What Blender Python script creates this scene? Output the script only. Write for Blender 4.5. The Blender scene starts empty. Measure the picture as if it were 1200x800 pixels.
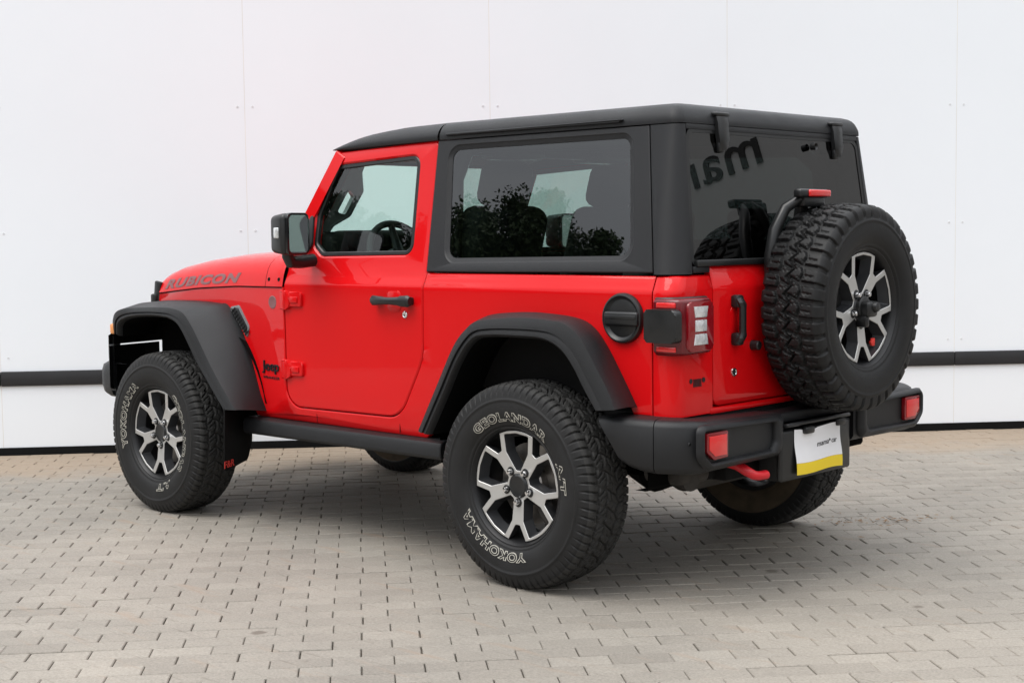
import bpy, bmesh, math, random
import numpy as np
from mathutils import Vector, Matrix, noise
from mathutils.geometry import delaunay_2d_cdt
random.seed(7); np.random.seed(7)
C = bpy.context.scene.collection
S = bpy.context.scene
PI = math.pi

# ------------------------------------------------------------------ camera
F = Vector((0.684161, -0.725577, -0.073728)); Rt = Vector((-0.728243, -0.685198, -0.014632))
Fw = Vector((0.0, 0.0, 0.0))
def camera():
    cd = bpy.data.cameras.new('camera'); co = bpy.data.objects.new('camera', cd); C.objects.link(co)
    ya, pi_, ro, f = CAM[3:]
    fw = Vector((math.sin(ya)*math.cos(pi_), -math.cos(ya)*math.cos(pi_), -math.sin(pi_)))
    rt = Vector((-math.cos(ya), -math.sin(ya), 0)); up = rt.cross(fw)
    r2 = rt*math.cos(ro)+up*math.sin(ro); u2 = -rt*math.sin(ro)+up*math.cos(ro)
    m = Matrix((r2, u2, -fw)).transposed().to_4x4(); m.translation = Vector(CAM[:3])
    co.matrix_world = m
    cd.sensor_width = 36; cd.lens = f/1200*36; cd.clip_end = 3000; cd.clip_start = .05
    S.camera = co
CAM = (-3.8291, 4.9672, 1.3715, 0.7561, 0.0738, -0.0124, 1709.87)
camera()

# ------------------------------------------------------------------ sky and sun (overcast)
SUN_EL, SUN_AZ = math.radians(60), math.radians(74)       # azimuth measured from +x to +y
w = bpy.data.worlds.new('World'); S.world = w; w.use_nodes = True
nt = w.node_tree; nt.nodes.clear()
out = nt.nodes.new('ShaderNodeOutputWorld'); bg = nt.nodes.new('ShaderNodeBackground')
sky = nt.nodes.new('ShaderNodeTexSky'); sky.sky_type = 'NISHITA'; sky.sun_disc = False
sky.sun_elevation = SUN_EL; sky.sun_rotation = math.radians(90)-SUN_AZ
sky.air_density = 1; sky.dust_density = 3; sky.ozone_density = 1
tc = nt.nodes.new('ShaderNodeTexCoord'); nz = nt.nodes.new('ShaderNodeTexNoise')
nz.inputs['Scale'].default_value = 2.2; nz.inputs['Detail'].default_value = 5; nz.inputs['Roughness'].default_value = .55
mp = nt.nodes.new('ShaderNodeMapping'); mp.inputs['Scale'].default_value = (1, 1, 2.6)
nt.links.new(tc.outputs['Generated'], mp.inputs['Vector']); nt.links.new(mp.outputs['Vector'], nz.inputs['Vector'])
rp_ = nt.nodes.new('ShaderNodeValToRGB')
rp_.color_ramp.elements[0].position = .3; rp_.color_ramp.elements[0].color = (8.4, 8.7, 9.2, 1)
rp_.color_ramp.elements[1].position = .7; rp_.color_ramp.elements[1].color = (12.4, 12.5, 12.6, 1)
nt.links.new(nz.outputs['Fac'], rp_.inputs['Fac'])
mx = nt.nodes.new('ShaderNodeMix'); mx.data_type = 'RGBA'; mx.inputs['Factor'].default_value = .88
nt.links.new(sky.outputs['Color'], mx.inputs[6]); nt.links.new(rp_.outputs['Color'], mx.inputs[7])
# overcast: bright overhead, dimmer towards the horizon
sp_ = nt.nodes.new('ShaderNodeSeparateXYZ'); nt.links.new(tc.outputs['Generated'], sp_.inputs[0])
mr_ = nt.nodes.new('ShaderNodeMapRange'); mr_.inputs[1].default_value = 0; mr_.inputs[2].default_value = 1; mr_.inputs[3].default_value = .40; mr_.inputs[4].default_value = 1.75
nt.links.new(sp_.outputs['Z'], mr_.inputs[0])
vs_ = nt.nodes.new('ShaderNodeVectorMath'); vs_.operation = 'SCALE'
nt.links.new(mx.outputs[2], vs_.inputs[0]); nt.links.new(mr_.outputs[0], vs_.inputs['Scale'])
nt.links.new(vs_.outputs[0], bg.inputs['Color']); bg.inputs['Strength'].default_value = .098
nt.links.new(bg.outputs['Background'], out.inputs['Surface'])
ld = bpy.data.lights.new('sun', 'SUN'); lo = bpy.data.objects.new('sun', ld); C.objects.link(lo)
ld.energy = 1.2; ld.angle = math.radians(38); ld.color = (1, .97, .92)
sd = Vector((math.cos(SUN_EL)*math.cos(SUN_AZ), math.cos(SUN_EL)*math.sin(SUN_AZ), math.sin(SUN_EL)))
lo.rotation_euler = sd.to_track_quat('Z', 'Y').to_euler()
S.view_settings.view_transform = 'Standard'; S.view_settings.look = 'None'
S.view_settings.exposure = .6; S.view_settings.gamma = 1
S.render.engine = 'CYCLES'; S.cycles.max_bounces = 10; S.cycles.transparent_max_bounces = 16
S.cycles.glossy_bounces = 5; S.cycles.diffuse_bounces = 4

# ------------------------------------------------------------------ materials
def srgb(r, g, b):
    f = lambda v: (v/255/12.92 if v/255 <= .04045 else ((v/255+.055)/1.055)**2.4)
    return (f(r), f(g), f(b))
def mat(name, col, rough=.5, metal=0, coat=0, coat_rough=.03, spec=.5, bump=0, bscale=400, var=0, vscale=6, sheen=0, bdetail=2):
    m = bpy.data.materials.new(name); m.use_nodes = True; n = m.node_tree; p = n.nodes['Principled BSDF']
    p.inputs['Base Color'].default_value = (*col, 1); p.inputs['Roughness'].default_value = rough
    p.inputs['Metallic'].default_value = metal; p.inputs['Coat Weight'].default_value = coat
    p.inputs['Coat Roughness'].default_value = coat_rough; p.inputs['Specular IOR Level'].default_value = spec
    co = n.nodes.new('ShaderNodeTexCoord')
    if bump:
        t = n.nodes.new('ShaderNodeTexNoise'); t.inputs['Scale'].default_value = bscale; t.inputs['Detail'].default_value = bdetail
        b = n.nodes.new('ShaderNodeBump'); b.inputs['Strength'].default_value = bump; b.inputs['Distance'].default_value = .002
        n.links.new(co.outputs['Object'], t.inputs['Vector']); n.links.new(t.outputs['Fac'], b.inputs['Height'])
        n.links.new(b.outputs['Normal'], p.inputs['Normal'])
    if var:
        t = n.nodes.new('ShaderNodeTexNoise'); t.inputs['Scale'].default_value = vscale; t.inputs['Detail'].default_value = 6
        t.inputs['Roughness'].default_value = .65
        r = n.nodes.new('ShaderNodeMapRange'); r.inputs[1].default_value = .3; r.inputs[2].default_value = .7
        r.inputs[3].default_value = 1-var; r.inputs[4].default_value = 1+var
        v = n.nodes.new('ShaderNodeVectorMath'); v.operation = 'SCALE'; v.inputs[0].default_value = col
        n.links.new(co.outputs['Object'], t.inputs['Vector']); n.links.new(t.outputs['Fac'], r.inputs[0])
        n.links.new(r.outputs[0], v.inputs['Scale']); n.links.new(v.outputs[0], p.inputs['Base Color'])
        r2 = n.nodes.new('ShaderNodeMapRange'); r2.inputs[1].default_value = .3; r2.inputs[2].default_value = .7
        r2.inputs[3].default_value = max(0, rough-.08); r2.inputs[4].default_value = min(1, rough+.08)
        n.links.new(t.outputs['Fac'], r2.inputs[0]); n.links.new(r2.outputs[0], p.inputs['Roughness'])
    return m
def glass_mat(name, tint, refl=1.0, ior=1.52):
    m = bpy.data.materials.new(name); m.use_nodes = True; n = m.node_tree; n.nodes.clear()
    o = n.nodes.new('ShaderNodeOutputMaterial'); t = n.nodes.new('ShaderNodeBsdfTransparent'); g = n.nodes.new('ShaderNodeBsdfGlossy')
    t.inputs['Color'].default_value = (*tint, 1); g.inputs['Roughness'].default_value = .0; g.inputs['Color'].default_value = (refl, refl, refl, 1)
    ge = n.nodes.new('ShaderNodeNewGeometry'); dt = n.nodes.new('ShaderNodeVectorMath'); dt.operation = 'DOT_PRODUCT'
    n.links.new(ge.outputs['Normal'], dt.inputs[0]); n.links.new(ge.outputs['Incoming'], dt.inputs[1])
    def mth(op, a, b_=None):
        q = n.nodes.new('ShaderNodeMath'); q.operation = op
        for i, v in enumerate((a, b_)):
            if v is None: continue
            if isinstance(v, (int, float)): q.inputs[i].default_value = v
            else: n.links.new(v, q.inputs[i])
        return q.outputs[0]
    f0 = 1.75*((ior-1)/(ior+1))**2        # both faces of the pane
    sch = mth('POWER', mth('SUBTRACT', 1.0, mth('ABSOLUTE', dt.outputs['Value'])), 5.0)
    fac = mth('ADD', mth('MULTIPLY', sch, 1-f0), f0)
    x = n.nodes.new('ShaderNodeMixShader')
    n.links.new(fac, x.inputs['Fac']); n.links.new(t.outputs[0], x.inputs[1]); n.links.new(g.outputs[0], x.inputs[2])
    n.links.new(x.outputs[0], o.inputs['Surface'])
    return m
M = {}
M['red'] = mat('red_paint', (.60, .0030, .0050), .45, 0, .8, .02, .06, var=.015, vscale=2)
M['red'].node_tree.nodes['Principled BSDF'].inputs['Coat IOR'].default_value = 1.38
M['plastic'] = mat('black_plastic', (.0105, .0110, .0122), .46, spec=.36, bump=.35, bscale=900, var=.10, vscale=5)
M['roof'] = mat('grained_hardtop', (.0115, .0120, .0135), .43, spec=.34, bump=.35, bscale=900, var=.06, vscale=4)
M['trim'] = mat('black_trim', (.009, .0095, .010), .36, spec=.5, var=.1, vscale=8)
M['gloss'] = mat('gloss_black', (.008, .008, .009), .15, spec=.5)
M['under'] = mat('underbody_black', (.0055, .0055, .0055), .75, spec=.15, var=.4, vscale=9)
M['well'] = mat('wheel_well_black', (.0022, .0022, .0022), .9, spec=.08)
M['dusty'] = mat('dusty_metal', (.035, .031, .027), .7, metal=.2, var=.5, vscale=14)
M['rubber'] = mat('tyre_rubber', (.0105, .0105, .0108), .60, spec=.34, bump=.3, bscale=260, var=.28, vscale=11)
M['rubber_new'] = mat('new_tyre_rubber', (.0075, .0075, .0078), .55, spec=.30, bump=.3, bscale=260, var=.3, vscale=11)
M['tread'] = mat('worn_tread_rubber', (.026, .0255, .0245), .72, spec=.35, bump=.3, bscale=260, var=.3, vscale=13)
M['rubber_dusty'] = mat('dusty_tyre_rubber', (.095, .072, .048), .85, spec=.25, bump=.3, bscale=260, var=.35, vscale=11)
M['letter'] = mat('tyre_lettering', (.40, .385, .335), .65, var=.3, vscale=30)
M['alloy'] = mat('machined_alloy', (.53, .525, .51), .38, metal=.6)
M['rimpaint'] = mat('grey_wheel_paint', (.045, .0465, .050), .35, metal=.4, coat=.4, var=.1, vscale=12)
M['rimdark'] = mat('black_wheel_barrel', (.010, .010, .011), .45, metal=.2, var=.3, vscale=10)
M['chrome'] = mat('chrome', (.75, .75, .76), .15, metal=1)
M['steel'] = mat('brake_steel', (.30, .28, .26), .4, metal=.9, var=.3, vscale=18)
M['glass'] = glass_mat('green_tinted_glass', (.76, .92, .87))
M['privacy'] = glass_mat('privacy_glass', (.33, .42, .385), 1.0, 1.62)
M['rearglass'] = glass_mat('rear_privacy_glass', (.024, .028, .028), 1.0, 1.56)
M['mirror'] = mat('mirror_glass', (.80, .82, .83), .02, metal=1)
M['redlens'] = mat('red_lens', (.20, .004, .008), .10, coat=.4, spec=.5)
M['redbright'] = mat('bright_red_reflector', (.66, .012, .012), .16, coat=.5, spec=.7, bump=.5, bscale=90)
M['darkred'] = mat('dark_red_lens', (.115, .003, .007), .16, coat=.1)
M['clear'] = mat('clear_lens', (.62, .63, .64), .12, metal=.35, coat=.6, bump=1.0, bscale=45, var=.35, vscale=40)
M['amber'] = mat('amber_lens', (.78, .33, .12), .2, coat=.4)
M['redhook'] = mat('red_tow_hook', (.55, .008, .016), .4, spec=.5, var=.1)
M['decal'] = mat('grey_decal', (.20, .088, .092), .45)
M['badge'] = mat('dark_badge', (.030, .030, .034), .3, metal=.6)
M['hookred'] = mat('red_print', (.62, .03, .02), .5)
M['paper'] = mat('white_paper', (.80, .80, .82), .6, var=.02, bump=.4, bscale=14)
M['yellow'] = mat('yellow_print', (.82, .60, .02), .6)
M['ink'] = mat('black_ink', (.02, .02, .02), .6)
M['seat'] = mat('seat_fabric', (.022, .022, .023), .8, bump=.4, bscale=500)
M['redstitch'] = mat('red_dash_panel', (.35, .012, .012), .4)
M['grey'] = mat('grey_interior_trim', (.16, .165, .17), .5)
M['headliner'] = mat('grey_headliner', (.12, .12, .12), .9)
M['wall'] = mat('white_wall_panel', (.845, .875, .910), .45, spec=.3, var=.012, vscale=.7)
M['signwall'] = mat('grey_sign_wall', (.46, .465, .47), .5, spec=.2, var=.05, vscale=.6)
M['seam'] = mat('panel_joint', (.76, .75, .72), .6, var=.1, vscale=3)
M['strip'] = mat('black_rubber_strip', (.013, .013, .015), .5, bump=.4, bscale=8, var=.15)
M['screw'] = mat('grey_screw', (.70, .71, .73), .5)
M['bark'] = mat('bark', (.06, .045, .032), .9, bump=.8, bscale=30, var=.3)
M['leaf_dark'] = mat('dark_foliage', (.030, .050, .022), .6, spec=.3, var=.3, vscale=3)
M['leaf_mid'] = mat('green_foliage', (.045, .072, .028), .6, spec=.3, var=.3, vscale=3)
M['dryleaf'] = mat('dry_leaf', (.19, .105, .045), .8, var=.4, vscale=40)

# ------------------------------------------------------------------ mesh helpers
def link(name, me, mats, parent=None):
    o = bpy.data.objects.new(name, me); C.objects.link(o)
    for m in (mats if isinstance(mats, (list, tuple)) else [mats]): me.materials.append(m)
    if parent is not None: o.parent = parent
    return o
def finish(me, angle=35):
    me.polygons.foreach_set('use_smooth', [True]*len(me.polygons))
    me.set_sharp_from_angle(angle=math.radians(angle)); me.update()
class B:
    """collects solids and sheets, then links them as ONE mesh object"""
    def __init__(s): s.v = []; s.f = []; s.m = []
    def add(s, vs, fs, mi=0):
        o = len(s.v); s.v += [tuple(v) for v in vs]; s.f += [tuple(i+o for i in f) for f in fs]
        s.m += (list(mi) if isinstance(mi, (list, tuple)) else [mi]*len(fs)); return s
    def bm(s, bm, mi=0, mtx=None):
        if mtx is not None: bm.transform(mtx)
        bm.verts.index_update()
        s.add([v.co[:] for v in bm.verts], [[v.index for v in f.verts] for f in bm.faces], mi); bm.free(); return s
    def box(s, c, size, bev=.004, seg=2, mi=0, rot=None):
        bm = bmesh.new(); bmesh.ops.create_cube(bm, size=1); bmesh.ops.scale(bm, vec=size, verts=bm.verts)
        b = min(bev, min(size)*.49)
        if b > 0: bmesh.ops.bevel(bm, geom=bm.edges[:], offset=b, segments=seg, profile=.5, affect='EDGES')
        m = Matrix.Translation(c)
        if rot is not None: m = m @ rot.to_4x4()
        return s.bm(bm, mi, m)
    def prism(s, pts, fn, d0, d1, bev=.0, seg=2, mi=0):
        """2-D outline swept between depths d0 (front) and d1; fn(u,v,d) -> xyz"""
        bm = bmesh.new(); a = [bm.verts.new((p[0], p[1], d0)) for p in pts]; b = [bm.verts.new((p[0], p[1], d1)) for p in pts]
        n = len(pts); f0 = bm.faces.new(a); f1 = bm.faces.new(b[::-1])
        for i in range(n): bm.faces.new((a[i], b[i], b[(i+1) % n], a[(i+1) % n]))
        if bev: bmesh.ops.bevel(bm, geom=list(f0.edges), offset=bev, segments=seg, profile=.5, affect='EDGES')
        for v in bm.verts: v.co = Vector(fn(v.co.x, v.co.y, v.co.z))
        bmesh.ops.recalc_face_normals(bm, faces=bm.faces)
        return s.bm(bm, mi)
    def lathe(s, prof, o=(0, 0, 0), ax=(0, 1, 0), n=48, mi=0, close=False):
        """prof: list of (distance along the axis, radius)"""
        ax = Vector(ax).normalized(); e = ax.orthogonal().normalized(); g = ax.cross(e); o = Vector(o)
        vs = []; fs = []; k = len(prof)
        for j in range(n):
            t = 2*PI*j/n; d = e*math.cos(t)+g*math.sin(t)
            for (a, r) in prof: vs.append(o+ax*a+d*r)
        for j in range(n):
            q = (j+1) % n
            for i in range(k-1): fs.append((j*k+i, q*k+i, q*k+i+1, j*k+i+1))
        mis = [mi[i] if isinstance(mi, (list, tuple)) else mi for j in range(n) for i in range(k-1)]
        return s.add(vs, fs, mis)
    def tube(s, pts, r, n=12, mi=0, cap=True):
        pts = [Vector(p) for p in pts]; rs = r if isinstance(r, (list, tuple)) else [r]*len(pts); vs = []; fs = []; up = None
        for i, p in enumerate(pts):
            t = (pts[min(i+1, len(pts)-1)]-pts[max(i-1, 0)]).normalized()
            e = t.orthogonal().normalized() if up is None else (up-t*up.dot(t)).normalized()
            up = e; g = t.cross(e)
            for j in range(n): vs.append(p+(e*math.cos(2*PI*j/n)+g*math.sin(2*PI*j/n))*rs[i])
        for i in range(len(pts)-1):
            for j in range(n): fs.append((i*n+j, i*n+(j+1) % n, (i+1)*n+(j+1) % n, (i+1)*n+j))
        if cap: fs.append(tuple(range(n))[::-1]); fs.append(tuple((len(pts)-1)*n+j for j in range(n)))
        return s.add(vs, fs, mi)
    def grid(s, P, cu=False, cv=False, mi=0, flip=False):
        P = np.asarray(P); nu, nv = P.shape[:2]; fs = []
        for i in range(nu if cu else nu-1):
            for j in range(nv if cv else nv-1):
                f = (i*nv+j, i*nv+(j+1) % nv, ((i+1) % nu)*nv+(j+1) % nv, ((i+1) % nu)*nv+j)
                fs.append(f[::-1] if flip else f)
        return s.add([tuple(p) for p in P.reshape(-1, 3)], fs, mi)
    def mirror(s):
        s.v = [(x, -y, z) for x, y, z in s.v]; s.f = [f[::-1] for f in s.f]; return s
    def build(s, name, mats, parent=None, angle=35):
        me = bpy.data.meshes.new(name); me.from_pydata(s.v, [], s.f)
        o = link(name, me, mats, parent)
        me.polygons.foreach_set('material_index', s.m); finish(me, angle); return o
def rp(pts, n=6):
    """polygon with rounded corners: (x, y, r)"""
    o = []; k = len(pts)
    for i in range(k):
        p = Vector(pts[i][:2]); r = pts[i][2] if len(pts[i]) > 2 else 0
        a = (Vector(pts[i-1][:2])-p); b = (Vector(pts[(i+1) % k][:2])-p); la, lb = a.length, b.length
        a.normalize(); b.normalize(); an = a.angle(b)
        if r <= 0 or an > PI-.02: o.append(tuple(p)); continue
        t = min(r/math.tan(an/2), la*.48, lb*.48)
        r = t*math.tan(an/2); c = p+(a+b).normalized()*(r/math.sin(an/2))
        s, e = p+a*t-c, p+b*t-c
        tot = s.angle(e); sg = 1 if s.x*e.y-s.y*e.x > 0 else -1
        for j in range(n+1):
            th = tot*j/n*sg; o.append((c.x+s.x*math.cos(th)-s.y*math.sin(th), c.y+s.x*math.sin(th)+s.y*math.cos(th)))
    return o
def area(p): return .5*sum(p[i-1][0]*p[i][1]-p[i][0]*p[i-1][1] for i in range(len(p)))
def offset(p, d):
    """move a closed polygon inwards by d"""
    sg = 1 if area(p) > 0 else -1; o = []; k = len(p)
    for i in range(k):
        a = Vector(p[i])-Vector(p[i-1]); b = Vector(p[(i+1) % k])-Vector(p[i])
        if a.length < 1e-7: a = b
        if b.length < 1e-7: b = a
        na = Vector((-a.y, a.x)).normalized()*sg; nb = Vector((-b.y, b.x)).normalized()*sg
        m = na+nb; m = m.normalized() if m.length > 1e-4 else na; c = max(.35, m.dot(na)); o.append(tuple(Vector(p[i])+m*(d/c)))
    return o
def inside(p, poly):
    x, y = p; c = False; k = len(poly)
    for i in range(k):
        x1, y1 = poly[i-1]; x2, y2 = poly[i]
        if (y1 > y) != (y2 > y) and x < (x2-x1)*(y-y1)/(y2-y1)+x1: c = not c
    return c
def segd(P, poly):
    a = np.array(poly); b = np.roll(a, -1, 0); ab = b-a; L = (ab**2).sum(1)+1e-12
    t = np.clip(((P-a)*ab).sum(1)/L, 0, 1); return np.sqrt(((a+ab*t[:, None]-P)**2).sum(1)).min()
def panel_data(outline, fn, holes=(), roll=(.006, .003), thick=.02, vlines=(), step=None, hroll=None):
    """sheet filling an outline (with holes); rolled edges and a return of depth 'thick'. fn(u,v,d)->xyz"""
    hroll = roll if hroll is None else hroll
    V = []; E = []
    def ring(p):
        o = len(V); V.extend(p); E.extend([(o+i, o+(i+1) % len(p)) for i in range(len(p))])
    ring(outline)
    if roll[0] > 0: ring(offset(outline, roll[0]))
    for h in holes:
        ring(h)
        if hroll[0] > 0: ring(offset(h, -hroll[0]))
    us = [p[0] for p in outline]; vs_ = [p[1] for p in outline]
    for v in vlines:
        o = len(V); V.extend([(min(us)-.01, v), (max(us)+.01, v)]); E.append((o, o+1))
    if step:
        for u in np.arange(min(us)+step/2, max(us), step):
            for v in np.arange(min(vs_)+step/2, max(vs_), step):
                if inside((u, v), outline) and not any(inside((u, v), h) for h in holes):
                    if min([segd(np.array((u, v)), q) for q in [outline, *holes]]) > step*.4: V.append((u, v))
    r = delaunay_2d_cdt([Vector(p) for p in V], E, [], 0, 1e-6)
    pv = [tuple(v) for v in r[0]]; tri = []
    for f in r[2]:
        for k in range(1, len(f)-1):
            t = (f[0], f[k], f[k+1]); c = (sum(pv[i][0] for i in t)/3, sum(pv[i][1] for i in t)/3)
            if inside(c, outline) and not any(inside(c, h) for h in holes): tri.append(t)
    P3 = []
    for p in pv:
        d = 0
        if segd(np.array(p), outline) < 1e-4: d = roll[1]
        else:
            for h in holes:
                if segd(np.array(p), h) < 1e-4: d = hroll[1]
        P3.append(Vector(fn(p[0], p[1], d)))
    # orientation
    t = tri[len(tri)//2]; nrm = (P3[t[1]]-P3[t[0]]).cross(P3[t[2]]-P3[t[0]])
    c = [sum(pv[i][k] for i in t)/3 for k in (0, 1)]
    if nrm.dot(Vector(fn(c[0], c[1], 0))-Vector(fn(c[0], c[1], .01))) < 0: tri = [q[::-1] for q in tri]
    fs = list(tri)
    if thick:
        es = {}
        for q in tri:
            for i in range(3): es[(q[i], q[(i+1) % 3])] = 1
        bd = [e for e in es if (e[1], e[0]) not in es]; mp_ = {}
        for a, b in bd:
            for q in (a, b):
                if q not in mp_: mp_[q] = len(P3); P3.append(Vector(fn(pv[q][0], pv[q][1], thick)))
            fs.append((b, a, mp_[a], mp_[b]))
    return P3, fs
def panel(name, outline, fn, m, parent, angle=30, **k):
    P, f = panel_data(outline, fn, **k); b = B(); b.add(P, f); return b.build(name, m, parent, angle)
def text_data(txt, size, depth=.001, shear=0, fat=0, outline=None, space=1.0):
    cu = bpy.data.curves.new('lettering', 'FONT'); cu.body = txt; cu.size = size; cu.shear = shear; cu.offset = fat
    cu.align_x = 'CENTER'; cu.space_character = space; cu.resolution_u = 4
    if outline: cu.fill_mode = 'NONE'; cu.bevel_depth = outline; cu.bevel_resolution = 0
    else: cu.extrude = depth
    o = bpy.data.objects.new('lettering', cu); C.objects.link(o)
    dg = bpy.context.evaluated_depsgraph_get(); me = bpy.data.meshes.new_from_object(o.evaluated_get(dg))
    vs = [v.co.copy() for v in me.vertices]; fs = [tuple(p.vertices) for p in me.polygons]
    bpy.data.objects.remove(o); bpy.data.curves.remove(cu); bpy.data.meshes.remove(me)
    return vs, fs
def fit(vs, width, height):
    xs = [v.x for v in vs]; ys = [v.y for v in vs]; x0, x1, y0, y1 = min(xs), max(xs), min(ys), max(ys)
    return [Vector(((v.x-(x0+x1)/2)*width/(x1-x0), (v.y-y0)*height/(y1-y0), v.z)) for v in vs]
def lettering(b, txt, width, height, fn, depth=.001, shear=0, fat=0, outline=None, mi=0, space=1.0):
    """fn(u right, v up, w out) -> xyz"""
    vs, fs = text_data(txt, 1, .5, shear, fat, outline, space); vs = fit(vs, width, height)
    k = .0012/outline if outline else depth/.5
    b.add([fn(v.x, v.y, v.z*k) for v in vs], fs, mi); return b
def tag(o, label, cat, group=None, kind=None):
    if label: o['label'] = label
    if cat: o['category'] = cat
    if group: o['group'] = group
    if kind: o['kind'] = kind
    return o
def empty(name, loc=(0, 0, 0), parent=None):
    o = bpy.data.objects.new(name, None); C.objects.link(o); o.location = loc; o.empty_display_size = .2
    if parent is not None: o.parent = parent
    return o
def spl(pts, n):
    """n points along a Catmull-Rom curve, evenly by length"""
    P = np.array(pts, float); k = len(P); E_ = np.vstack([2*P[0]-P[1], P, 2*P[-1]-P[-2]]); o = []
    for i in range(k-1):
        p0, p1, p2, p3 = E_[i:i+4]
        for t in np.linspace(0, 1, 24, endpoint=False):
            o.append(.5*((2*p1)+(p2-p0)*t+(2*p0-5*p1+4*p2-p3)*t*t+(3*p1-p0-3*p2+p3)*t**3))
    o.append(P[-1]); o = np.array(o); L = np.r_[0, np.cumsum(np.linalg.norm(np.diff(o, axis=0), axis=1))]
    q = np.linspace(0, L[-1], n); return np.stack([np.interp(q, L, o[:, i]) for i in range(P.shape[1])], 1)
def lerp(a, b, t): return a+(b-a)*t

exec_order = []
# ================================================================== GROUND
WD = Vector((-.654, -.757, 0)).normalized(); WN = Vector((.757, -.654, 0)).normalized()   # along the wall / away from the viewer
W0 = Vector((4.914, .484, 0))
def wp(s, t, z): return W0+WD*s-WN*t+Vector((0, 0, z))       # s along the wall, t metres in front of it
def ground_material():
    m = bpy.data.materials.new('concrete_pavers'); m.use_nodes = True; n = m.node_tree; p = n.nodes['Principled BSDF']
    L = n.links.new; N = n.nodes.new
    tc = N('ShaderNodeTexCoord'); at = N('ShaderNodeAttribute'); at.attribute_name = 'tone'
    def noise_(sc, det=6, rough=.6):
        t = N('ShaderNodeTexNoise'); t.inputs['Scale'].default_value = sc; t.inputs['Detail'].default_value = det
        t.inputs['Roughness'].default_value = rough; L(tc.outputs['Object'], t.inputs['Vector']); return t
    def ramp(src, p0, c0, p1, c1):
        r = N('ShaderNodeValToRGB'); r.color_ramp.elements[0].position = p0; r.color_ramp.elements[0].color = (*c0, 1)
        r.color_ramp.elements[1].position = p1; r.color_ramp.elements[1].color = (*c1, 1); L(src, r.inputs['Fac']); return r
    def mix(kind, fac, a, b):
        x = N('ShaderNodeMix'); x.data_type = 'RGBA'; x.blend_type = kind
        if isinstance(fac, float): x.inputs['Factor'].default_value = fac
        else: L(fac, x.inputs['Factor'])
        for k, q in ((6, a), (7, b)):
            if isinstance(q, tuple): x.inputs[k].default_value = (*q, 1)
            else: L(q, x.inputs[k])
        return x.outputs[2]
    base = ramp(at.outputs['Fac'], 0, (.236, .215, .186), 1, (.300, .276, .240)).outputs['Color']
    patch = ramp(noise_(.55, 5).outputs['Fac'], .35, (.80, .80, .80), .68, (1.12, 1.10, 1.08)).outputs['Color']
    col = mix('MULTIPLY', 1.0, base, patch)
    grain = ramp(noise_(120, 5, .75).outputs['Fac'], .3, (.70, .70, .70), .7, (1.22, 1.22, 1.22)).outputs['Color']
    col = mix('MULTIPLY', 1.0, col, grain)
    smear = N('ShaderNodeTexNoise'); mpg = N('ShaderNodeMapping'); mpg.inputs['Rotation'].default_value = (0, 0, math.radians(-49.2)); mpg.inputs['Scale'].default_value = (1.6, 9, 1)
    L(tc.outputs['Object'], mpg.inputs['Vector']); L(mpg.outputs['Vector'], smear.inputs['Vector']); smear.inputs['Scale'].default_value = 1.6; smear.inputs['Detail'].default_value = 7
    rust = ramp(smear.outputs['Fac'], .60, (0, 0, 0), .78, (.6, .6, .6)).outputs['Color']
    col = mix('MIX', rust, col, (.27, .195, .14))
    pale = ramp(noise_(3.4, 8, .7).outputs['Fac'], .66, (0, 0, 0), .80, (1, 1, 1)).outputs['Color']
    col = mix('MIX', pale, col, (.36, .345, .32))
    spot = N('ShaderNodeTexVoronoi'); spot.inputs['Scale'].default_value = 3.0; L(tc.outputs['Object'], spot.inputs['Vector'])
    wob = noise_(22, 3); ad = N('ShaderNodeMath'); ad.operation = 'MULTIPLY_ADD'; L(wob.outputs['Fac'], ad.inputs[0]); ad.inputs[1].default_value = .10; L(spot.outputs['Distance'], ad.inputs[2])
    sp = ramp(ad.outputs[0], .115, (1, 1, 1), .150, (0, 0, 0)).outputs['Color']
    col = mix('MIX', mix('MULTIPLY', 1.0, sp, ramp(noise_(.9, 2).outputs['Fac'], .44, (0, 0, 0), .52, (.85, .85, .85)).outputs['Color']), col, (.12, .10, .08))
    # thin scratches and lines of dirt running along the courses
    scr = N('ShaderNodeTexNoise'); mps = N('ShaderNodeMapping'); mps.inputs['Rotation'].default_value = (0, 0, math.radians(-49.2)); mps.inputs['Scale'].default_value = (1.3, 26, 1)
    L(tc.outputs['Object'], mps.inputs['Vector']); L(mps.outputs['Vector'], scr.inputs['Vector']); scr.inputs['Scale'].default_value = 2.6; scr.inputs['Detail'].default_value = 8; scr.inputs['Roughness'].default_value = .7
    col = mix('MIX', ramp(scr.outputs['Fac'], .585, (0, 0, 0), .70, (.8, .8, .8)).outputs['Color'], col, (.135, .115, .093))
    # brown sand washed up along the foot of the wall
    dw = N('ShaderNodeVectorMath'); dw.operation = 'DOT_PRODUCT'; L(tc.outputs['Object'], dw.inputs[0]); dw.inputs[1].default_value = WN[:]
    ds = N('ShaderNodeMath'); ds.operation = 'SUBTRACT'; ds.inputs[0].default_value = W0.dot(WN); L(dw.outputs['Value'], ds.inputs[1])
    dn = N('ShaderNodeMath'); dn.operation = 'MULTIPLY_ADD'; L(noise_(2.2, 6).outputs['Fac'], dn.inputs[0]); dn.inputs[1].default_value = -1.1; L(ds.outputs[0], dn.inputs[2])
    col = mix('MIX', ramp(dn.outputs[0], 0, (.75, .75, .75), .55, (0, 0, 0)).outputs['Color'], col, (.285, .215, .15))
    L(col, p.inputs['Base Color']); p.inputs['Roughness'].default_value = .72; p.inputs['Specular IOR Level'].default_value = .45
    bp = N('ShaderNodeBump'); bp.inputs['Strength'].default_value = .5; bp.inputs['Distance'].default_value = .002
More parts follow.
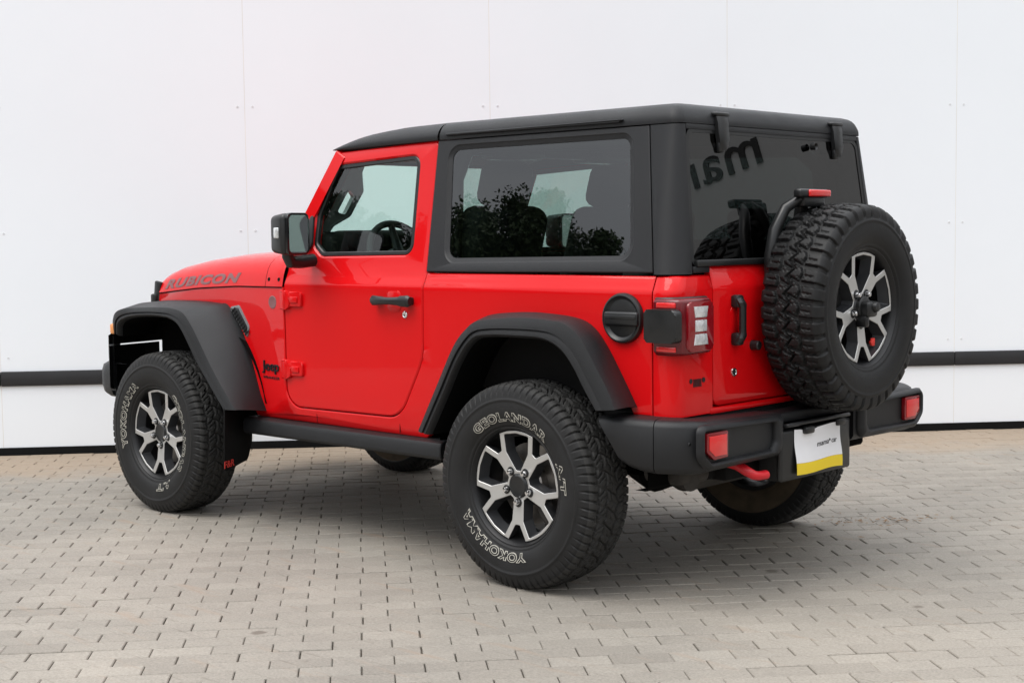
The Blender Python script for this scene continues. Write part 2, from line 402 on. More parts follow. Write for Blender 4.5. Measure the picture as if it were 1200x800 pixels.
    L(noise_(260, 4).outputs['Fac'], bp.inputs['Height']); L(bp.outputs['Normal'], p.inputs['Normal'])
    return m
def joint_material():
    return mat('joint_sand', (.125, .106, .082), .95, var=.5, vscale=9)
def ground():
    b = B(); T = []; L_, W_, g, ch = .2, .1, .0048, .0032
    rnd = random.Random(3)
    s0, s1, t0, t1 = -6.4, 10.6, .03, 10.8
    nr = int((t1-t0)/W_)
    vs = []; fs = []
    for r in range(nr):
        t = t0+r*W_; off = (.1 if r % 2 else 0)+rnd.uniform(-.006, .006); k = int((s1-s0)/L_)
        for i in range(k):
            s = s0+i*L_+off; a = rnd.uniform(-.0018, .0018); ta = rnd.uniform(-.006, .006); tb = rnd.uniform(-.008, .008)
            gs = g*.5*rnd.choice((.15, .3, .5, .7, .9, 1, 1.15)); gt = .0009+rnd.uniform(-.0006, .0008); o = len(vs)
            x0, x1, y0, y1 = s+gs, s+L_-gs, t+gt, t+W_-gt
            for (q, z) in ((0, -.018), (0, -ch), (1, 0)):
                e = q*ch
                for (x, y) in ((x0+e, y0+e), (x1-e, y0+e), (x1-e, y1-e), (x0+e, y1-e)):
                    zz = z+a+(x-s-L_/2)*ta*.5+(y-t-W_/2)*tb if z > -.01 else z
                    vs.append(wp(x, y, min(zz, .0025)-.002)[:])
            for q in (0, 4):
                for j in range(4): fs.append((o+q+j, o+q+4+j, o+q+4+(j+1) % 4, o+q+(j+1) % 4))
            fs.append((o+8, o+11, o+10, o+9)); T += [min(1, max(0, rnd.gauss(.5, .17)))]*9
    b.add(vs, fs)
    o = len(b.v); R = 700
    b.add([(-R, -R, -.015), (R, -R, -.015), (R, R, -.015), (-R, R, -.015)], [(0, 1, 2, 3)], 1); T.append(.5)
    # the same paving carries on beyond the laid courses as a sheet
    me = bpy.data.meshes.new('paving'); me.from_pydata(b.v, [], b.f); ob = link('ground', me, [ground_material(), joint_material()])
    me.polygons.foreach_set('material_index', b.m)
    at = me.attributes.new('tone', 'FLOAT', 'FACE'); at.data.foreach_set('value', T)
    me.update(); ob['kind'] = 'structure'
    return ob
ground()

# ================================================================== WALL
def wall():
    t = empty('building_wall', wp(0, 0, 0)); tag(t, 'long white panelled building wall with a black rubber strip low down, behind the red vehicle', 'wall')
    inv = Matrix.Translation(-Vector(wp(0, 0, 0)))
    rot = Matrix((WD, WN, Vector((0, 0, 1)))).transposed()
    def sub(name, m, bb): 
        bb.v = [tuple(inv @ Vector(v)) for v in bb.v]; return bb.build(name, m, t)
    P = 1.576
    for i in range(-4, 8):
        s0 = .025+P*i; b = B(); b.box(wp(s0+P/2, -.05, 1.95), (P-.0016, .1, 3.82), .0012, 1, rot=rot); sub('wall_panel', M['wall'], b)
    for i in range(-4, 9):
        b = B(); s0 = .025+P*i
        b.box(wp(s0, -.0004, 1.95), (.004, .0014, 3.82), 0, 1, rot=rot); sub('joint_strip', M['seam'], b)
    for i in range(-4, 8):
        s0 = .025+P*i; b = B(); b.box(wp(s0+P/2, .008, .487), (P-.002, .016, .094), .006, 2, rot=rot); sub('rubber_strip', M['strip'], b)
    b = B(); b.box(wp(3, -.03, .02), (19, .08, .05), .002, 1, rot=rot); sub('base_gap', M['under'], b)
    for i in range(-1, 6):
        for z in (.62, 1.41, 2.2):
            for dx in (-.045, .05):
                b = B(); b.lathe([(0, .0001), (.003, .004), (.003, .006), (0, .0075)], wp(.025+P*i+dx, 0, z), -WN, 10); sub('screw', M['screw'], b)
    return t
wall()
def coping():
    pass

# ================================================================== VEHICLE
SUV = empty('off_road_suv', (1.1, 0, 0))
tag(SUV, 'red two-door off-road car with black hard top and spare wheel on its tailgate', 'car')
ROOT = empty('body_frame_origin')  # replaced below
bpy.data.objects.remove(ROOT)
def V_(name, b, m, parent=None, angle=35):
    """a part of the vehicle given in world coordinates"""
    p = SUV if parent is None else parent
    o = b.build(name, m, p, angle); o.matrix_parent_inverse = Matrix.Translation((-1.1, 0, 0)) if p is SUV else Matrix.Identity(4)
    return o
def VP(name, outline, fn, m, parent=None, angle=30, **k):
    P, f = panel_data(outline, fn, **k); b = B(); b.add(P, f); return V_(name, b, m, parent, angle)

def yside(x, z):
    y = .775
    if z < .62: y -= (.62-z)*.12
    if z > 1.15: y -= min(z-1.15, .06)*.45
    if z > 1.21: y -= (z-1.21)*.187
    if x > 1.6: y -= (x-1.6)*.128
    return y
def yup(z): return .756-.186*(z-1.21)
def xrear(z): return -.68+max(0, z-1.16)*.25
def xup(z): return -.66+.11*(z-1.27)
CRE = (1.138, 1.15, 1.162, 1.20)
def sidefn(s): return lambda x, z, d: (x, s*(yside(x, z)-d), z)
def upfn(s): return lambda x, z, d: (x, s*(yup(z)-d), z)
RFA = [(.540, .775, .565), (.418, .775, .792), (.325, .775, .945), (.262, .775, 1.012), (.172, .775, 1.05), (.02, .775, 1.064), (-.068, .775, 1.063), (-.211, .775, 1.051), (-.295, .775, 1.021), (-.365, .775, .95), (-.446, .775, .827), (-.505, .775, .73)]
def door_outline(g):
    """g: gap; door seen from outside"""
    return rp([(1.574-g, 1.23, .05), (1.566-g, .585+g, .10), (.79, .592+g, .14), (.643+g, .85, .25), (.638+g, 1.21, .02), (.659+g, 1.768-g, .025), (1.340-g, 1.745-g, .03)], 8)
WIN = rp([(1.315, 1.690, .045), (.765, 1.712, .05), (.742, 1.285, .05), (1.345, 1.278, .06), (1.412, 1.325, .05), (1.414, 1.470, .12)], 8)

for s in (1, -1):
    # -- body side: cowl side, sill and rear quarter in one pressing
    arch = [(p[0], p[2]) for p in RFA]
    arch = [(x*.97-.0, z-.035) for x, z in arch]
    ol = [(1.86, .515), (.64, .515), (.60, .55)] + arch[1:] + [(-.50, .70), (-.572, .70), (-.572, 1.210)]
    ol += [(.634, 1.210), (.639, .85)]
    d = door_outline(-.004); ol += [p for p in d if p[1] < .86 and p[0] < .66 or p[1] < .70 and p[0] < 1.6][::-1] if False else []
    ol += rp([(.632, 1.0, 0), (.639, .85, .25), (.788, .5865, .14), (1.572, .580, .10), (1.578, 1.0, 0)], 8)[1:-1]
    ol += [(1.578, 1.1375), (2.0, 1.1345), (2.4, 1.1165), (2.87, 1.0795), (2.87, .985), (2.6, 1.02), (2.3, 1.03), (2.15, 1.0), (2.03, .84), (1.90, .6)]
    VP('body_side', ol, sidefn(s), M['red'], vlines=CRE+(.62,), step=.07, thick=.03, roll=(.005, .003))
    # -- rear corner pressing
    zs = [.698, .70, .72, .80, .95, 1.10, 1.138, 1.15, 1.162, 1.18, 1.205, 1.211]
    P = []
    for z in zs:
        yy = yside(0, z); xr = xrear(z); r = .065; row = [(-.577, yy-.003), (-.582, yy), (xr+r, yy)]
        e = .0
        if z < .72: row = [(x, y) for x, y in row]
        for k in range(1, 9): t = k/8*PI/2; row.append((xr+r-r*math.sin(t), yy-r+r*math.cos(t)))
        row += [(xr, .62), (xr, .549), (xr+.003, .5455), (xr+.03, .5455)]
        P.append([(x+(.012 if z < .699 or z > 1.2109 else 0)*(1 if i > 5 else 0), s*(y-(.012 if z < .699 or z > 1.2109 else 0)*(1 if i <= 5 else 0)), z) for i, (x, y) in enumerate(row)])
    b = B(); b.grid(P, flip=(s < 0)); V_('rear_corner', b, M['red'], angle=40)
    # -- black emblem printed under the lamp
    if s > 0:
        b = B(); fnr = lambda u, v, w_: (-.6812-w_, .645-u, .822+v)
        for du in (-.039, .039): b.prism([(du+.0095*math.cos(t), .006+.0095*math.sin(t)) for t in np.linspace(0, 2*PI, 16, endpoint=False)], lambda u, v, d: fnr(u, v, -d), -.0008, .0002)
        for k in range(7): b.prism([(-.0225+k*.0075-.0021, -.017), (-.0225+k*.0075+.0021, -.017), (-.0225+k*.0075+.0021, .012), (-.0225+k*.0075-.0021, .012)], lambda u, v, d: fnr(u, v, -d), -.0008, .0002)
        V_('grille_emblem', b, M['badge'])

# -- doors
for s in (1, -1):
    dr = VP('door', door_outline(.0), sidefn(s), M['red'], vlines=CRE, step=.08, holes=[WIN], thick=.045, roll=(.006, .004), hroll=(.008, .006))
    dr.matrix_parent_inverse = Matrix.Translation((-1.1, 0, 0))
    gl = offset(WIN, .020)
    P, f = panel_data(WIN, upfn(s), holes=[gl], roll=(.004, .004), thick=.02)
    P = [p-Vector((0, s*.012, 0)) for p in P]; b = B(); b.add(P, f); V_('window_seal', b, M['trim'], dr)
    P, f = panel_data(offset(gl, -.004), upfn(s), roll=(0, 0), thick=0)
    P = [p-Vector((0, s*.020, 0)) for p in P]; b = B(); b.add(P, f); V_('window_glass', b, M['glass'], dr)
    # mirror sail
    b = B(); b.prism(rp([(1.425, 1.485, .01), (1.405, 1.325, .03), (1.44, 1.30, .02), (1.505, 1.315, .02), (1.49, 1.37, .02)], 4), lambda u, v, d: (u, s*(yup(v)-d), v), -.008, .004, .004); V_('mirror_sail', b, M['trim'], dr)
    # hinges
    for zc in (1.078, .758):
        b = B(); fn = sidefn(s)
        b.prism(rp([(1.585, zc+.045, .004), (1.585, zc-.045, .004), (1.548, zc-.045, .012), (1.515, zc-.026, .01), (1.515, zc+.012, .01), (1.548, zc+.045, .012)], 4), fn, -.018, .002, .007, 3)
        b.prism(rp([(1.525, zc+.040, .012), (1.525, zc-.030, .012), (1.435, zc-.030, .014), (1.435, zc+.032, .018), (1.45, zc+.040, .012)], 4), fn, -.014, .002, .006, 3)
        b.prism(rp([(1.51, zc+.018, .006), (1.51, zc-.012, .006), (1.455, zc-.012, .006), (1.455, zc+.018, .006)], 3), fn, -.021, -.012, .005, 2)
        b.lathe([(-.038, .0001), (-.038, .011), (-.030, .013), (.030, .013), (.038, .011), (.038, .0001)], (1.553, s*(.775+.010), zc), (0, 0, 1), 14)
        V_('door_hinge', b, M['red'], dr)
    # handle
    b = B(); h = B(); fn = sidefn(s)
    P = []
    for k in range(25):
        t = k/24; x = lerp(.928, .686, t); bow = .026+.016*math.sin(PI*t)**.7
        hh = .019+.005*math.cos(2*PI*t)*.6+(.003 if t > .75 else 0); yb = .775+bow; row = []
        if t in (0, 1): hh *= .75
        for q in range(12):
            a = 2*PI*q/12; row.append((x, s*(yb+.013*math.cos(a)), 1.092+hh*math.sin(a)))
        P.append(row)
    b.grid(P, cv=True, flip=s > 0)
    b.add([P[0][q] for q in range(12)], [tuple(range(12))]); b.add([P[-1][q] for q in range(12)], [tuple(range(12))[::-1]])
    for x in (.902, .712): b.box((x, s*.787, 1.092), (.045, .032, .034), .008)
    V_('door_handle', b, M['trim'], dr)
    b = B(); b.prism(rp([(.855, 1.092+.042, .02), (.855, 1.092-.045, .02), (.77, 1.092-.045, .02), (.77, 1.092+.042, .02)], 5), fn, -.003, .002, .0025); V_('handle_cup', b, M['red'], dr)
    b = B(); b.lathe([(0, .0145), (.005, .0145), (.007, .012), (.005, .0085), (.0055, .0001)], (.744, s*.775, 1.034), (0, s, 0), 20); V_('door_lock', b, M['chrome'], dr)
    # side seams of the sill
    for x in (1.36, .80):
        b = B(); b.box((x, s*(yside(x, .553)+.0002), .553), (.0025, .002, .062), 0); V_('sill_joint', b, M['under'])

# -- cowl, hood, windscreen
def hood_w(x): return .775-.128*(x-1.6)+.001 if x > 1.6 else .776
def hood_zl(x): return float(np.interp(x, [1.56, 2.0, 2.4, 2.86], [1.1370, 1.1340, 1.1160, 1.0790]))
def hood_zc(x): return float(np.interp(x, [1.55, 1.9, 2.2, 2.5, 2.7, 2.8, 2.85, 2.875], [1.322, 1.312, 1.300, 1.275, 1.247, 1.22, 1.19, 1.15]))
def hood_rows(xs, under=True):
    P = []
    for x in xs:
        w_, zl, zc = hood_w(x), hood_zl(x), hood_zc(x); h = zc-zl; half = []
        for (dy, fz) in ((.018, -.001/h), (.0025, 0), (-.001, .0025/h), (.004, .15), (.010, .30), (.020, .46), (.036, .60), (.062, .72), (.10, .81), (.16, .88), (.24, .925), (.34, .95), (.40, .985), (.47, 1.0), (w_, 1.0)):
            half.append((x, w_-min(dy, w_), zl+h*fz))
        P.append([(a, y, z) for a, y, z in half]+[(a, -y, z) for a, y, z in half[::-1][1:]])
    return P
b = B(); b.grid(hood_rows(list(np.linspace(1.735, 2.70, 22))+[2.75, 2.80, 2.83, 2.85, 2.865, 2.872])); V_('hood', b, M['red'], angle=50)
for s in (1, -1):
    b = B(); b.grid([[(x, s*(hood_w(x)-.006), hood_zl(x)-.016), (x, s*(hood_w(x)-.05), hood_zl(x)-.018), (x, s*(hood_w(x)-.06), hood_zl(x)-.20)] for x in np.linspace(1.58, 2.86, 20)]); V_('hood_ledge', b, M['well'])
    b = B(); b.grid([[(x, s*(hood_w(x)+.0012), hood_zl(x)-.0046), (x, s*(hood_w(x)+.0012), hood_zl(x)-.0002)] for x in np.linspace(1.585, 2.862, 24)]); V_('hood_gap_shade', b, M['well'])  # black strip standing in for the shade in the hood's shut line
b = B(); b.grid([[(x, y*.985, z-.012) for x, y, z in r] for r in hood_rows([1.586, 1.70, 1.77])]); b.add([b.v[i] for i in range(27)], [tuple(range(27))]); V_('cowl_gap_blocker', b, M['well'])  # dark sheet added under the hood to black out the cowl gaps
b = B(); b.grid(hood_rows([1.582, 1.60, 1.66, 1.70, 1.731])); V_('cowl', b, M['red'], angle=50)
for s in (1, -1):
    for x in (1.705, 1.615):
        b = B(); b.lathe([(0, .009), (.003, .009), (.004, .006), (.002, .004), (.002, .0001)], (x, s*(hood_w(x)-.006), hood_zl(x)+.035), (0, s, .12), 12); V_('cowl_screw', b, M['under'])
    # hood latch
    b = B(); b.box((2.865, s*.607, 1.085), (.055, .022, .115), .008, rot=Matrix.Rotation(-.15, 3, 'Y')); b.box((2.885, s*.615, 1.05), (.05, .03, .05), .01); V_('hood_latch', b, M['trim'])
# lettering on the hood side
def hoodfn(s):
    def fn(u, v, w_):
        x = 2.377-s*u*1.0; v2 = v
        zl, zc = hood_zl(x), hood_zc(x); h = zc-zl; dz = .016+v2
        dy = np.interp(dz/h, [.016, .15, .30, .46, .60, .72], [0, .004, .010, .020, .036, .062])
        return (x, s*(hood_w(x)-dy+.0016+w_), zl+dz)
    return fn
b = B(); lettering(b, 'RUBICON', .80, .049, hoodfn(1), .0006, shear=.30, fat=.045, space=1.12); V_('hood_lettering', b, M['decal'])
# subdivided text keeps to the curved side closely enough because the skirt is nearly flat here

# windscreen frame
WS = [(1.60, 1.290), (1.318, 1.765)]
def wsfn(u, v, d):
    """u across, v up the screen 0..1"""
    x = lerp(WS[0][0], WS[1][0], v); z = lerp(WS[0][1], WS[1][1], v); n_ = Vector((.475, 0, .282)).normalized()
    return (x-n_.x*d, u, z-n_.z*d)
yb, yt = .752, .655
fr = rp([(yb, -.02, .02), (yt, 1.0, .03), (-yt, 1.0, .03), (-yb, -.02, .02)], 5)
ho = rp([(yb-.085, .07, .05), (yt-.065, .93, .05), (-yt+.065, .93, .05), (-yb+.085, .07, .05)], 6)
ws = VP('windscreen_frame', fr, wsfn, M['red'], holes=[ho], thick=.07, roll=(.008, .006))
P, f = panel_data(offset(ho, -.005), wsfn, roll=(0, 0), thick=0); P = [p-Vector((.01, 0, .006)) for p in P]
b = B(); b.add(P, f); V_('windscreen_glass', b, M['glass'], ws)
b = B(); b.box((1.33, 0, 1.60), (.03, .25, .075), .02, 3); b.tube([(1.33, 0, 1.62), (1.38, 0, 1.70)], .012); V_('rear_view_mirror', b, M['trim'])

# -- fender details
b = B(); fn = sidefn(1)
for s in (1, -1):
    fn = sidefn(s); b = B()
    q = rp([(2.085, 1.030, .012), (1.985, 1.042, .02), (1.888, .940, .02), (1.912, .885, .01)], 4)
    b.prism(q, fn, -.006, .002, .004)
    V_('fender_vent', b, M['grey'])
    vb = B(); vb.prism(offset(q, .012), fn, -.0085, -.004, .002)
    for k in range(9):
        t = (k+.5)/9; a0 = Vector((lerp(2.055, 1.915, t), lerp(1.025, .905, t))); vb.prism([(a0.x+.004, a0.y-.01), (a0.x-.03, a0.y+.012), (a0.x-.034, a0.y+.008), (a0.x, a0.y-.014)], fn, -.0115, -.006, 0)
    V_('vent_mesh', vb, M['trim'])
    b = B(); b.lathe([(0, .030), (.003, .030), (.0045, .027), (.0035, .024), (.0035, .0001)], (1.668, s*yside(1.668, 1.065), 1.065), (0, s, 0), 28); V_('round_badge', b, M['decal'])
    # chrome-edged maker's badge and model name
def sidetext(x0, z0, s=1): return lambda u, v, w_: (x0-s*u, s*(yside(x0-u, z0)+.001+w_), z0+v)
b = B(); lettering(b, 'Jeep', .150, .062, sidetext(1.700, .726), .005, fat=.012); V_('badge_lettering', b, M['badge'])
b = B(); lettering(b, 'WRANGLER', .150, .0125, sidetext(1.698, .702), .001, fat=.01); V_('model_lettering', b, M['badge'])

# -- hard top
RAD = .042
def ring(z, inset=0, xf=.643):
    ys_ = yup(min(z, 1.775))-inset; xr = xup(min(z, 1.80))+inset*.8; r = max(RAD-inset*.4, .03)
    n1 = [(lerp(xf, xr+r, t), ys_) for t in np.linspace(0, 1, 14)]
    arc = [(xr+r-r*math.sin(t), ys_-r+r*math.cos(t)) for t in np.linspace(0, PI/2, 10)[1:]]
    re = [(xr, y) for y in np.linspace(ys_-r, -(ys_-r), 18)[1:]]
    arc2 = [(xr+r-r*math.cos(t), -(ys_-r)-r*math.sin(t)) for t in np.linspace(0, PI/2, 10)[1:]]
    n2 = [(lerp(xr+r, xf, t), -ys_) for t in np.linspace(0, 1, 14)[1:]]
    return [(x, y, z) for x, y in n1+arc+re+arc2+n2]
rows = [ring(1.766, .012), ring(1.768, -.002), ring(1.777, -.004), ring(1.79, -.003), ring(1.805, .003), ring(1.818, .011), ring(1.829, .022), ring(1.837, .036), ring(1.843, .058), ring(1.848, .11), ring(1.853, .22), ring(1.857, .38), ring(1.858, .55)]
b = B(); b.grid(rows); k = len(rows[0]); b.f.append(tuple(range((len(rows)-1)*k, len(rows)*k))); b.m.append(0)
HT = V_('hard_top', b, M['roof'], angle=40)
for s in (1, -1):
    so = rp([(.634, 1.216, .004), (-.560, 1.222, .004), (-.470, 1.764, .004), (.654, 1.764, .004)], 3)
    rec = rp([(.583, 1.738, .055), (-.395, 1.738, .055), (-.462, 1.268, .06), (.528, 1.256, .06)], 8)
    gl = rp([(.566, 1.718, .05), (-.380, 1.722, .05), (-.442, 1.292, .05), (.520, 1.284, .05)], 8)
    hs = VP('hard_top_side', so, upfn(s), M['roof'], HT, holes=[rec], thick=.012, roll=(.004, .003), hroll=(.006, .004))
    P, f = panel_data(rec, lambda u, v, d: upfn(s)(u, v, d), holes=[offset(rec, .019)], roll=(0, 0), thick=0)
    # sloping reveal round the pane
    b = B(); o2 = offset(rec, .0165); n_ = len(rec)
    b.add([upfn(s)(u, v, .004) for u, v in rec]+[upfn(s)(u, v, .0095) for u, v in o2]+[upfn(s)(u, v, .020) for u, v in o2], [(i, (i+1) % n_, n_+(i+1) % n_, n_+i) for i in range(n_)]+[(n_+i, n_+(i+1) % n_, 2*n_+(i+1) % n_, 2*n_+i) for i in range(n_)])
    V_('window_reveal', b, M['roof'], HT, angle=50)
    P, f = panel_data(offset(rec, .013), upfn(s), roll=(0, 0), thick=0); P = [p-Vector((0, s*.0115, 0)) for p in P]; b = B(); b.add(P, f); V_('quarter_window_glass', b, M['privacy'], HT)
    b = B(); b.prism(rp([(.60, 1.783, .004), (-.335, 1.783, .004), (-.365, 1.7935, .004), (.60, 1.7935, .004)], 3), lambda u, v, d: (u, s*(.653-d), v), -.012, .002, .004); V_('drip_rail', b, M['roof'], HT)
    # rear corner post
    P = []
    for z in (1.216, 1.222, 1.30, 1.45, 1.60, 1.70, 1.755, 1.764):
        yy = yup(z); xr = xup(z); xs = lerp(-.565, -.475, (z-1.222)/(1.764-1.222)); yg = lerp(.645, .608, (z-1.27)/(1.743-1.27)); r = min(.085, yy-yg-.006)
        row = [(xs, yy-.012), (xs, yy-.003), (xs-.004, yy), (xr+r, yy)]+[(xr+r-r*math.sin(t), yy-r+r*math.cos(t)) for t in np.linspace(0, PI/2, 10)[1:]]
        row += [(xr, yg+.004), (xr+.004, yg), (xr+.02, yg)]
        P.append([(x, s*y, z) for x, y in row])
    b = B(); b.grid(P, flip=s < 0); V_('corner_post', b, M['roof'], HT, angle=40)
    # lower corner foot of the top beside the rear window
    b = B(); b.box((-.652, s*.595, 1.231), (.030, .10, .024), .004); V_('corner_foot', b, M['roof'], HT)
rgfn = lambda y, z, d: (xup(z)+d, y, z)
b = B(); b.prism(rp([(.607, 1.767, 0), (.607, 1.746, .0), (-.607, 1.746, 0), (-.607, 1.767, 0)]), rgfn, 0, .03, .003); V_('rear_header', b, M['roof'], HT)
RG = rp([(.598, 1.741, .04), (-.598, 1.741, .04), (-.637, 1.256, .02), (.637, 1.256, .02)], 8)
P, f = panel_data(RG, rgfn, roll=(0, 0), thick=0); P = [p+Vector((.006, 0, 0)) for p in P]; b = B(); b.add(P, f); rgl = V_('rear_window_glass', b, M['rearglass'], HT)
P, f = panel_data(offset(RG, -.012), rgfn, holes=[offset(RG, .006)], roll=(0, 0), thick=.015); P = [p+Vector((.003, 0, 0)) for p in P]; b = B(); b.add(P, f); V_('rear_window_seal', b, M['trim'], HT)
b = B(); b.box((-.664, 0, 1.254), (.022, 1.255, .024), .004); V_('rear_window_sill', b, M['trim'], HT)
for y in (.392, -.432):
    b = B(); P = []
    for (z, dx, h) in ((1.812, .010, .036), (1.800, -.016, .036), (1.775, -.020, .035), (1.745, -.019, .034), (1.715, -.020, .032), (1.69, -.016, .026), (1.672, -.012, .016)):
        x = xup(z)+dx; P.append([(x+.022, y+h, z), (x+.004, y+h, z), (x, y+h-.006, z), (x, y-h+.006, z), (x+.004, y-h, z), (x+.022, y-h, z)])
    b.grid(P); b.box((xup(1.80)-.004, y, 1.808), (.03, .088, .014), .005); b.box((xup(1.70)-.004, y+.012, 1.685), (.018, .035, .04), .006)
    V_('window_hinge', b, M['trim'], HT)
b = B(); b.lathe([(-.012, .0001), (.018, .010), (.022, .0145), (0, .0145)], (xup(1.709)-.004, -.234, 1.709), (-1, 0, 0), 16); V_('washer_nozzle', b, M['trim'], HT)
# front roof panel
P = []
for x in list(np.linspace(.653, 1.12, 8))+[1.17, 1.215, 1.255, 1.29, 1.315, 1.332, 1.340, 1.341]:
    zt = float(np.interp(x, [.65, .90, 1.10, 1.20, 1.26, 1.30, 1.33, 1.341], [1.8565, 1.853, 1.838, 1.822, 1.806, 1.792, 1.778, 1.768])); row = []
    ze = float(np.interp(x, [.65, 1.341], [1.766, 1.756])); h = zt-ze
    for (y, q) in ((.642, -.0), (.655, .02), (.658, .12), (.656, .28), (.649, .44), (.640, .57), (.627, .69), (.610, .79), (.585, .86), (.53, .92), (.42, .965), (.28, .99), (.12, 1.0)):
        row.append((x, y, ze+h*q))
    P.append(row+[(x, -y, z) for x, y, z in row[::-1]])
b = B(); b.grid(P, flip=True); V_('front_roof_panel', b, M['roof'], angle=50)
b = B(); b.box((1.0, 0, 1.762), (.66, 1.24, .012), .003); b.box((.05, 0, 1.764), (1.15, 1.22, .012), .003); V_('headliner', b, M['headliner'])

# -- tailgate
tgfn = lambda y, z, d: (xrear(z)+d, y, z)
TG = VP('tailgate', rp([(.540, 1.243, .012), (.540, .724, .035), (-.540, .724, .035), (-.540, 1.243, .012)], 6), tgfn, M['red'], vlines=(1.148, 1.16, 1.172), step=.08, thick=.03, roll=(.007, .004))
b = B(); b.box((-.6405, 0, .706), (.086, 1.13, .024), .008); V_('rear_sill', b, M['red'])
b = B()
P = []
for k in range(21):
    t = k/20; z = lerp(1.132, .942, t); out_ = .014+.020*min(1, math.sin(PI*t)*2.2); hw = .023 if t < .24 or t > .76 else .0175; row = []
    yc = .408 - (.0 if t < .2 or t > .8 else .006)
    if t in (0, 1): hw *= .7
    for q in range(10):
        a = 2*PI*q/10; row.append((-.68-out_+.012*math.cos(a), yc+hw*math.sin(a), z))
    P.append(row)
b.grid(P, cv=True); b.add(P[0], [tuple(range(10))[::-1]]); b.add(P[-1], [tuple(range(10))])
for z, h in ((1.108, .048), (.966, .048)): b.box((-.694, .408, z), (.036, .046, h), .010)
V_('tailgate_handle', b, M['trim'], TG)
b = B(); b.prism(rp([(.435, 1.09, .02), (.435, .985, .02), (.372, .985, .02), (.372, 1.09, .02)], 5), tgfn, -.0025, .001, .002); V_('handle_cup', b, M['red'], TG)
b = B(); b.lathe([(0, .017), (.004, .016), (.0045, .012), (.003, .010), (.003, .0001)], (-.68, .412, .841), (-1, 0, 0), 18); V_('tailgate_lock', b, M['chrome'], TG)
b = B(); b.lathe([(0, .020), (.03, .018), (.034, .014), (.034, .0001)], (-.68, .288, .935), (-1, 0, 0), 16); V_('rubber_stop', b, M['trim'], TG)

# -- tail lamps
for s in (1, -1):
    tl = empty('tail_lamp', (1.1, 0, 0)); tl.location = (0, 0, 0); tl.parent = SUV; tl.matrix_parent_inverse = Matrix.Translation((-1.1, 0, 0))
    m3 = lambda u, v, d: (u, s*v, d)
    def lampbox(pts, z0, z1, bev, name, m):
        b = B(); bm_ = bmesh.new(); a = [bm_.verts.new((x, s*y, z0)) for x, y in pts]; c = [bm_.verts.new((x, s*y, z1)) for x, y in pts]; n_ = len(pts)
        bm_.faces.new(a[::-1]); bm_.faces.new(c)
        for i in range(n_): bm_.faces.new((a[i], a[(i+1) % n_], c[(i+1) % n_], c[i]))
        bmesh.ops.recalc_face_normals(bm_, faces=bm_.faces)
        if bev: bmesh.ops.bevel(bm_, geom=[e for e in bm_.edges if abs(e.verts[0].co.z-e.verts[1].co.z) < 1e-6], offset=bev, segments=3, profile=.5, affect='EDGES')
        b.bm(bm_); return V_(name, b, m, tl, angle=40)
    lampbox([(-.592, .76), (-.592, .779), (-.66, .779), (-.690, .752), (-.690, .592), (-.67, .592), (-.67, .70)], .925, 1.136, .008, 'lamp_recess', M['trim'])
    lampbox([(-.598, .77), (-.598, .797), (-.690, .797), (-.716, .786), (-.728, .758), (-.728, .632), (-.716, .606), (-.690, .600), (-.66, .70)], .930, 1.131, .014, 'lamp_body', M['darkred'])
    # red side windows above and below the black cover
    for z in (1.108, .950):
        b = B(); b.box((-.655, s*.797, z), (.085, .010, .020), .004); V_('side_lens', b, M['redbright'], tl)
    b = B(); b.prism(rp([(.768, 1.120, .02), (.768, .941, .02), (.615, .941, .02), (.615, 1.120, .02)], 5), lambda u, v, d: (-.727+d, s*u, v), -.006, .01, .004); 
    V_('red_lens', b, M['redlens'], tl)
    for zc, h in ((1.083, .040), (1.033, .042), (.984, .040)):
        b = B(); k = (1 if zc > 1.06 else -1 if zc < 1.0 else 0)
        q = [(.728, zc-h/2), (.660, zc-h/2), (.660, zc+h/2), (.728, zc+h/2)]
        if k > 0: q[2] = (.652, zc+h/2); q[3] = (.736, zc+h/2)
        if k < 0: q[0] = (.736, zc-h/2); q[1] = (.652, zc-h/2)
        b.prism([q_ for q_ in q], lambda u, v, d: (-.733+d, s*u, v), -.004, .004, .003); V_('clear_lens', b, M['clear'], tl)
    b = B(); b.prism(rp([(-.578, 1.094, .012), (-.578, .974, .012), (-.722, .974, .02), (-.722, 1.094, .02)], 5), lambda u, v, d: (u, s*(.823-d), v), -.006, .03, .008, 3); V_('black_cover', b, M['trim'], tl)

# -- fuel cap
b = B(); b.lathe([(0, .094), (.010, .094), (.018, .090), (.020, .084), (.014, .079), (.010, .070), (.012, .060), (.013, .030), (.013, .0001)], (-.445, .775, 1.055), (0, 1, 0), 48)
b.box((-.450, .792, 1.054), (.158, .030, .054), .010, 3); b.box((-.450, .806, 1.060), (.145, .006, .016), .003)
V_('fuel_cap', b, M['trim'])

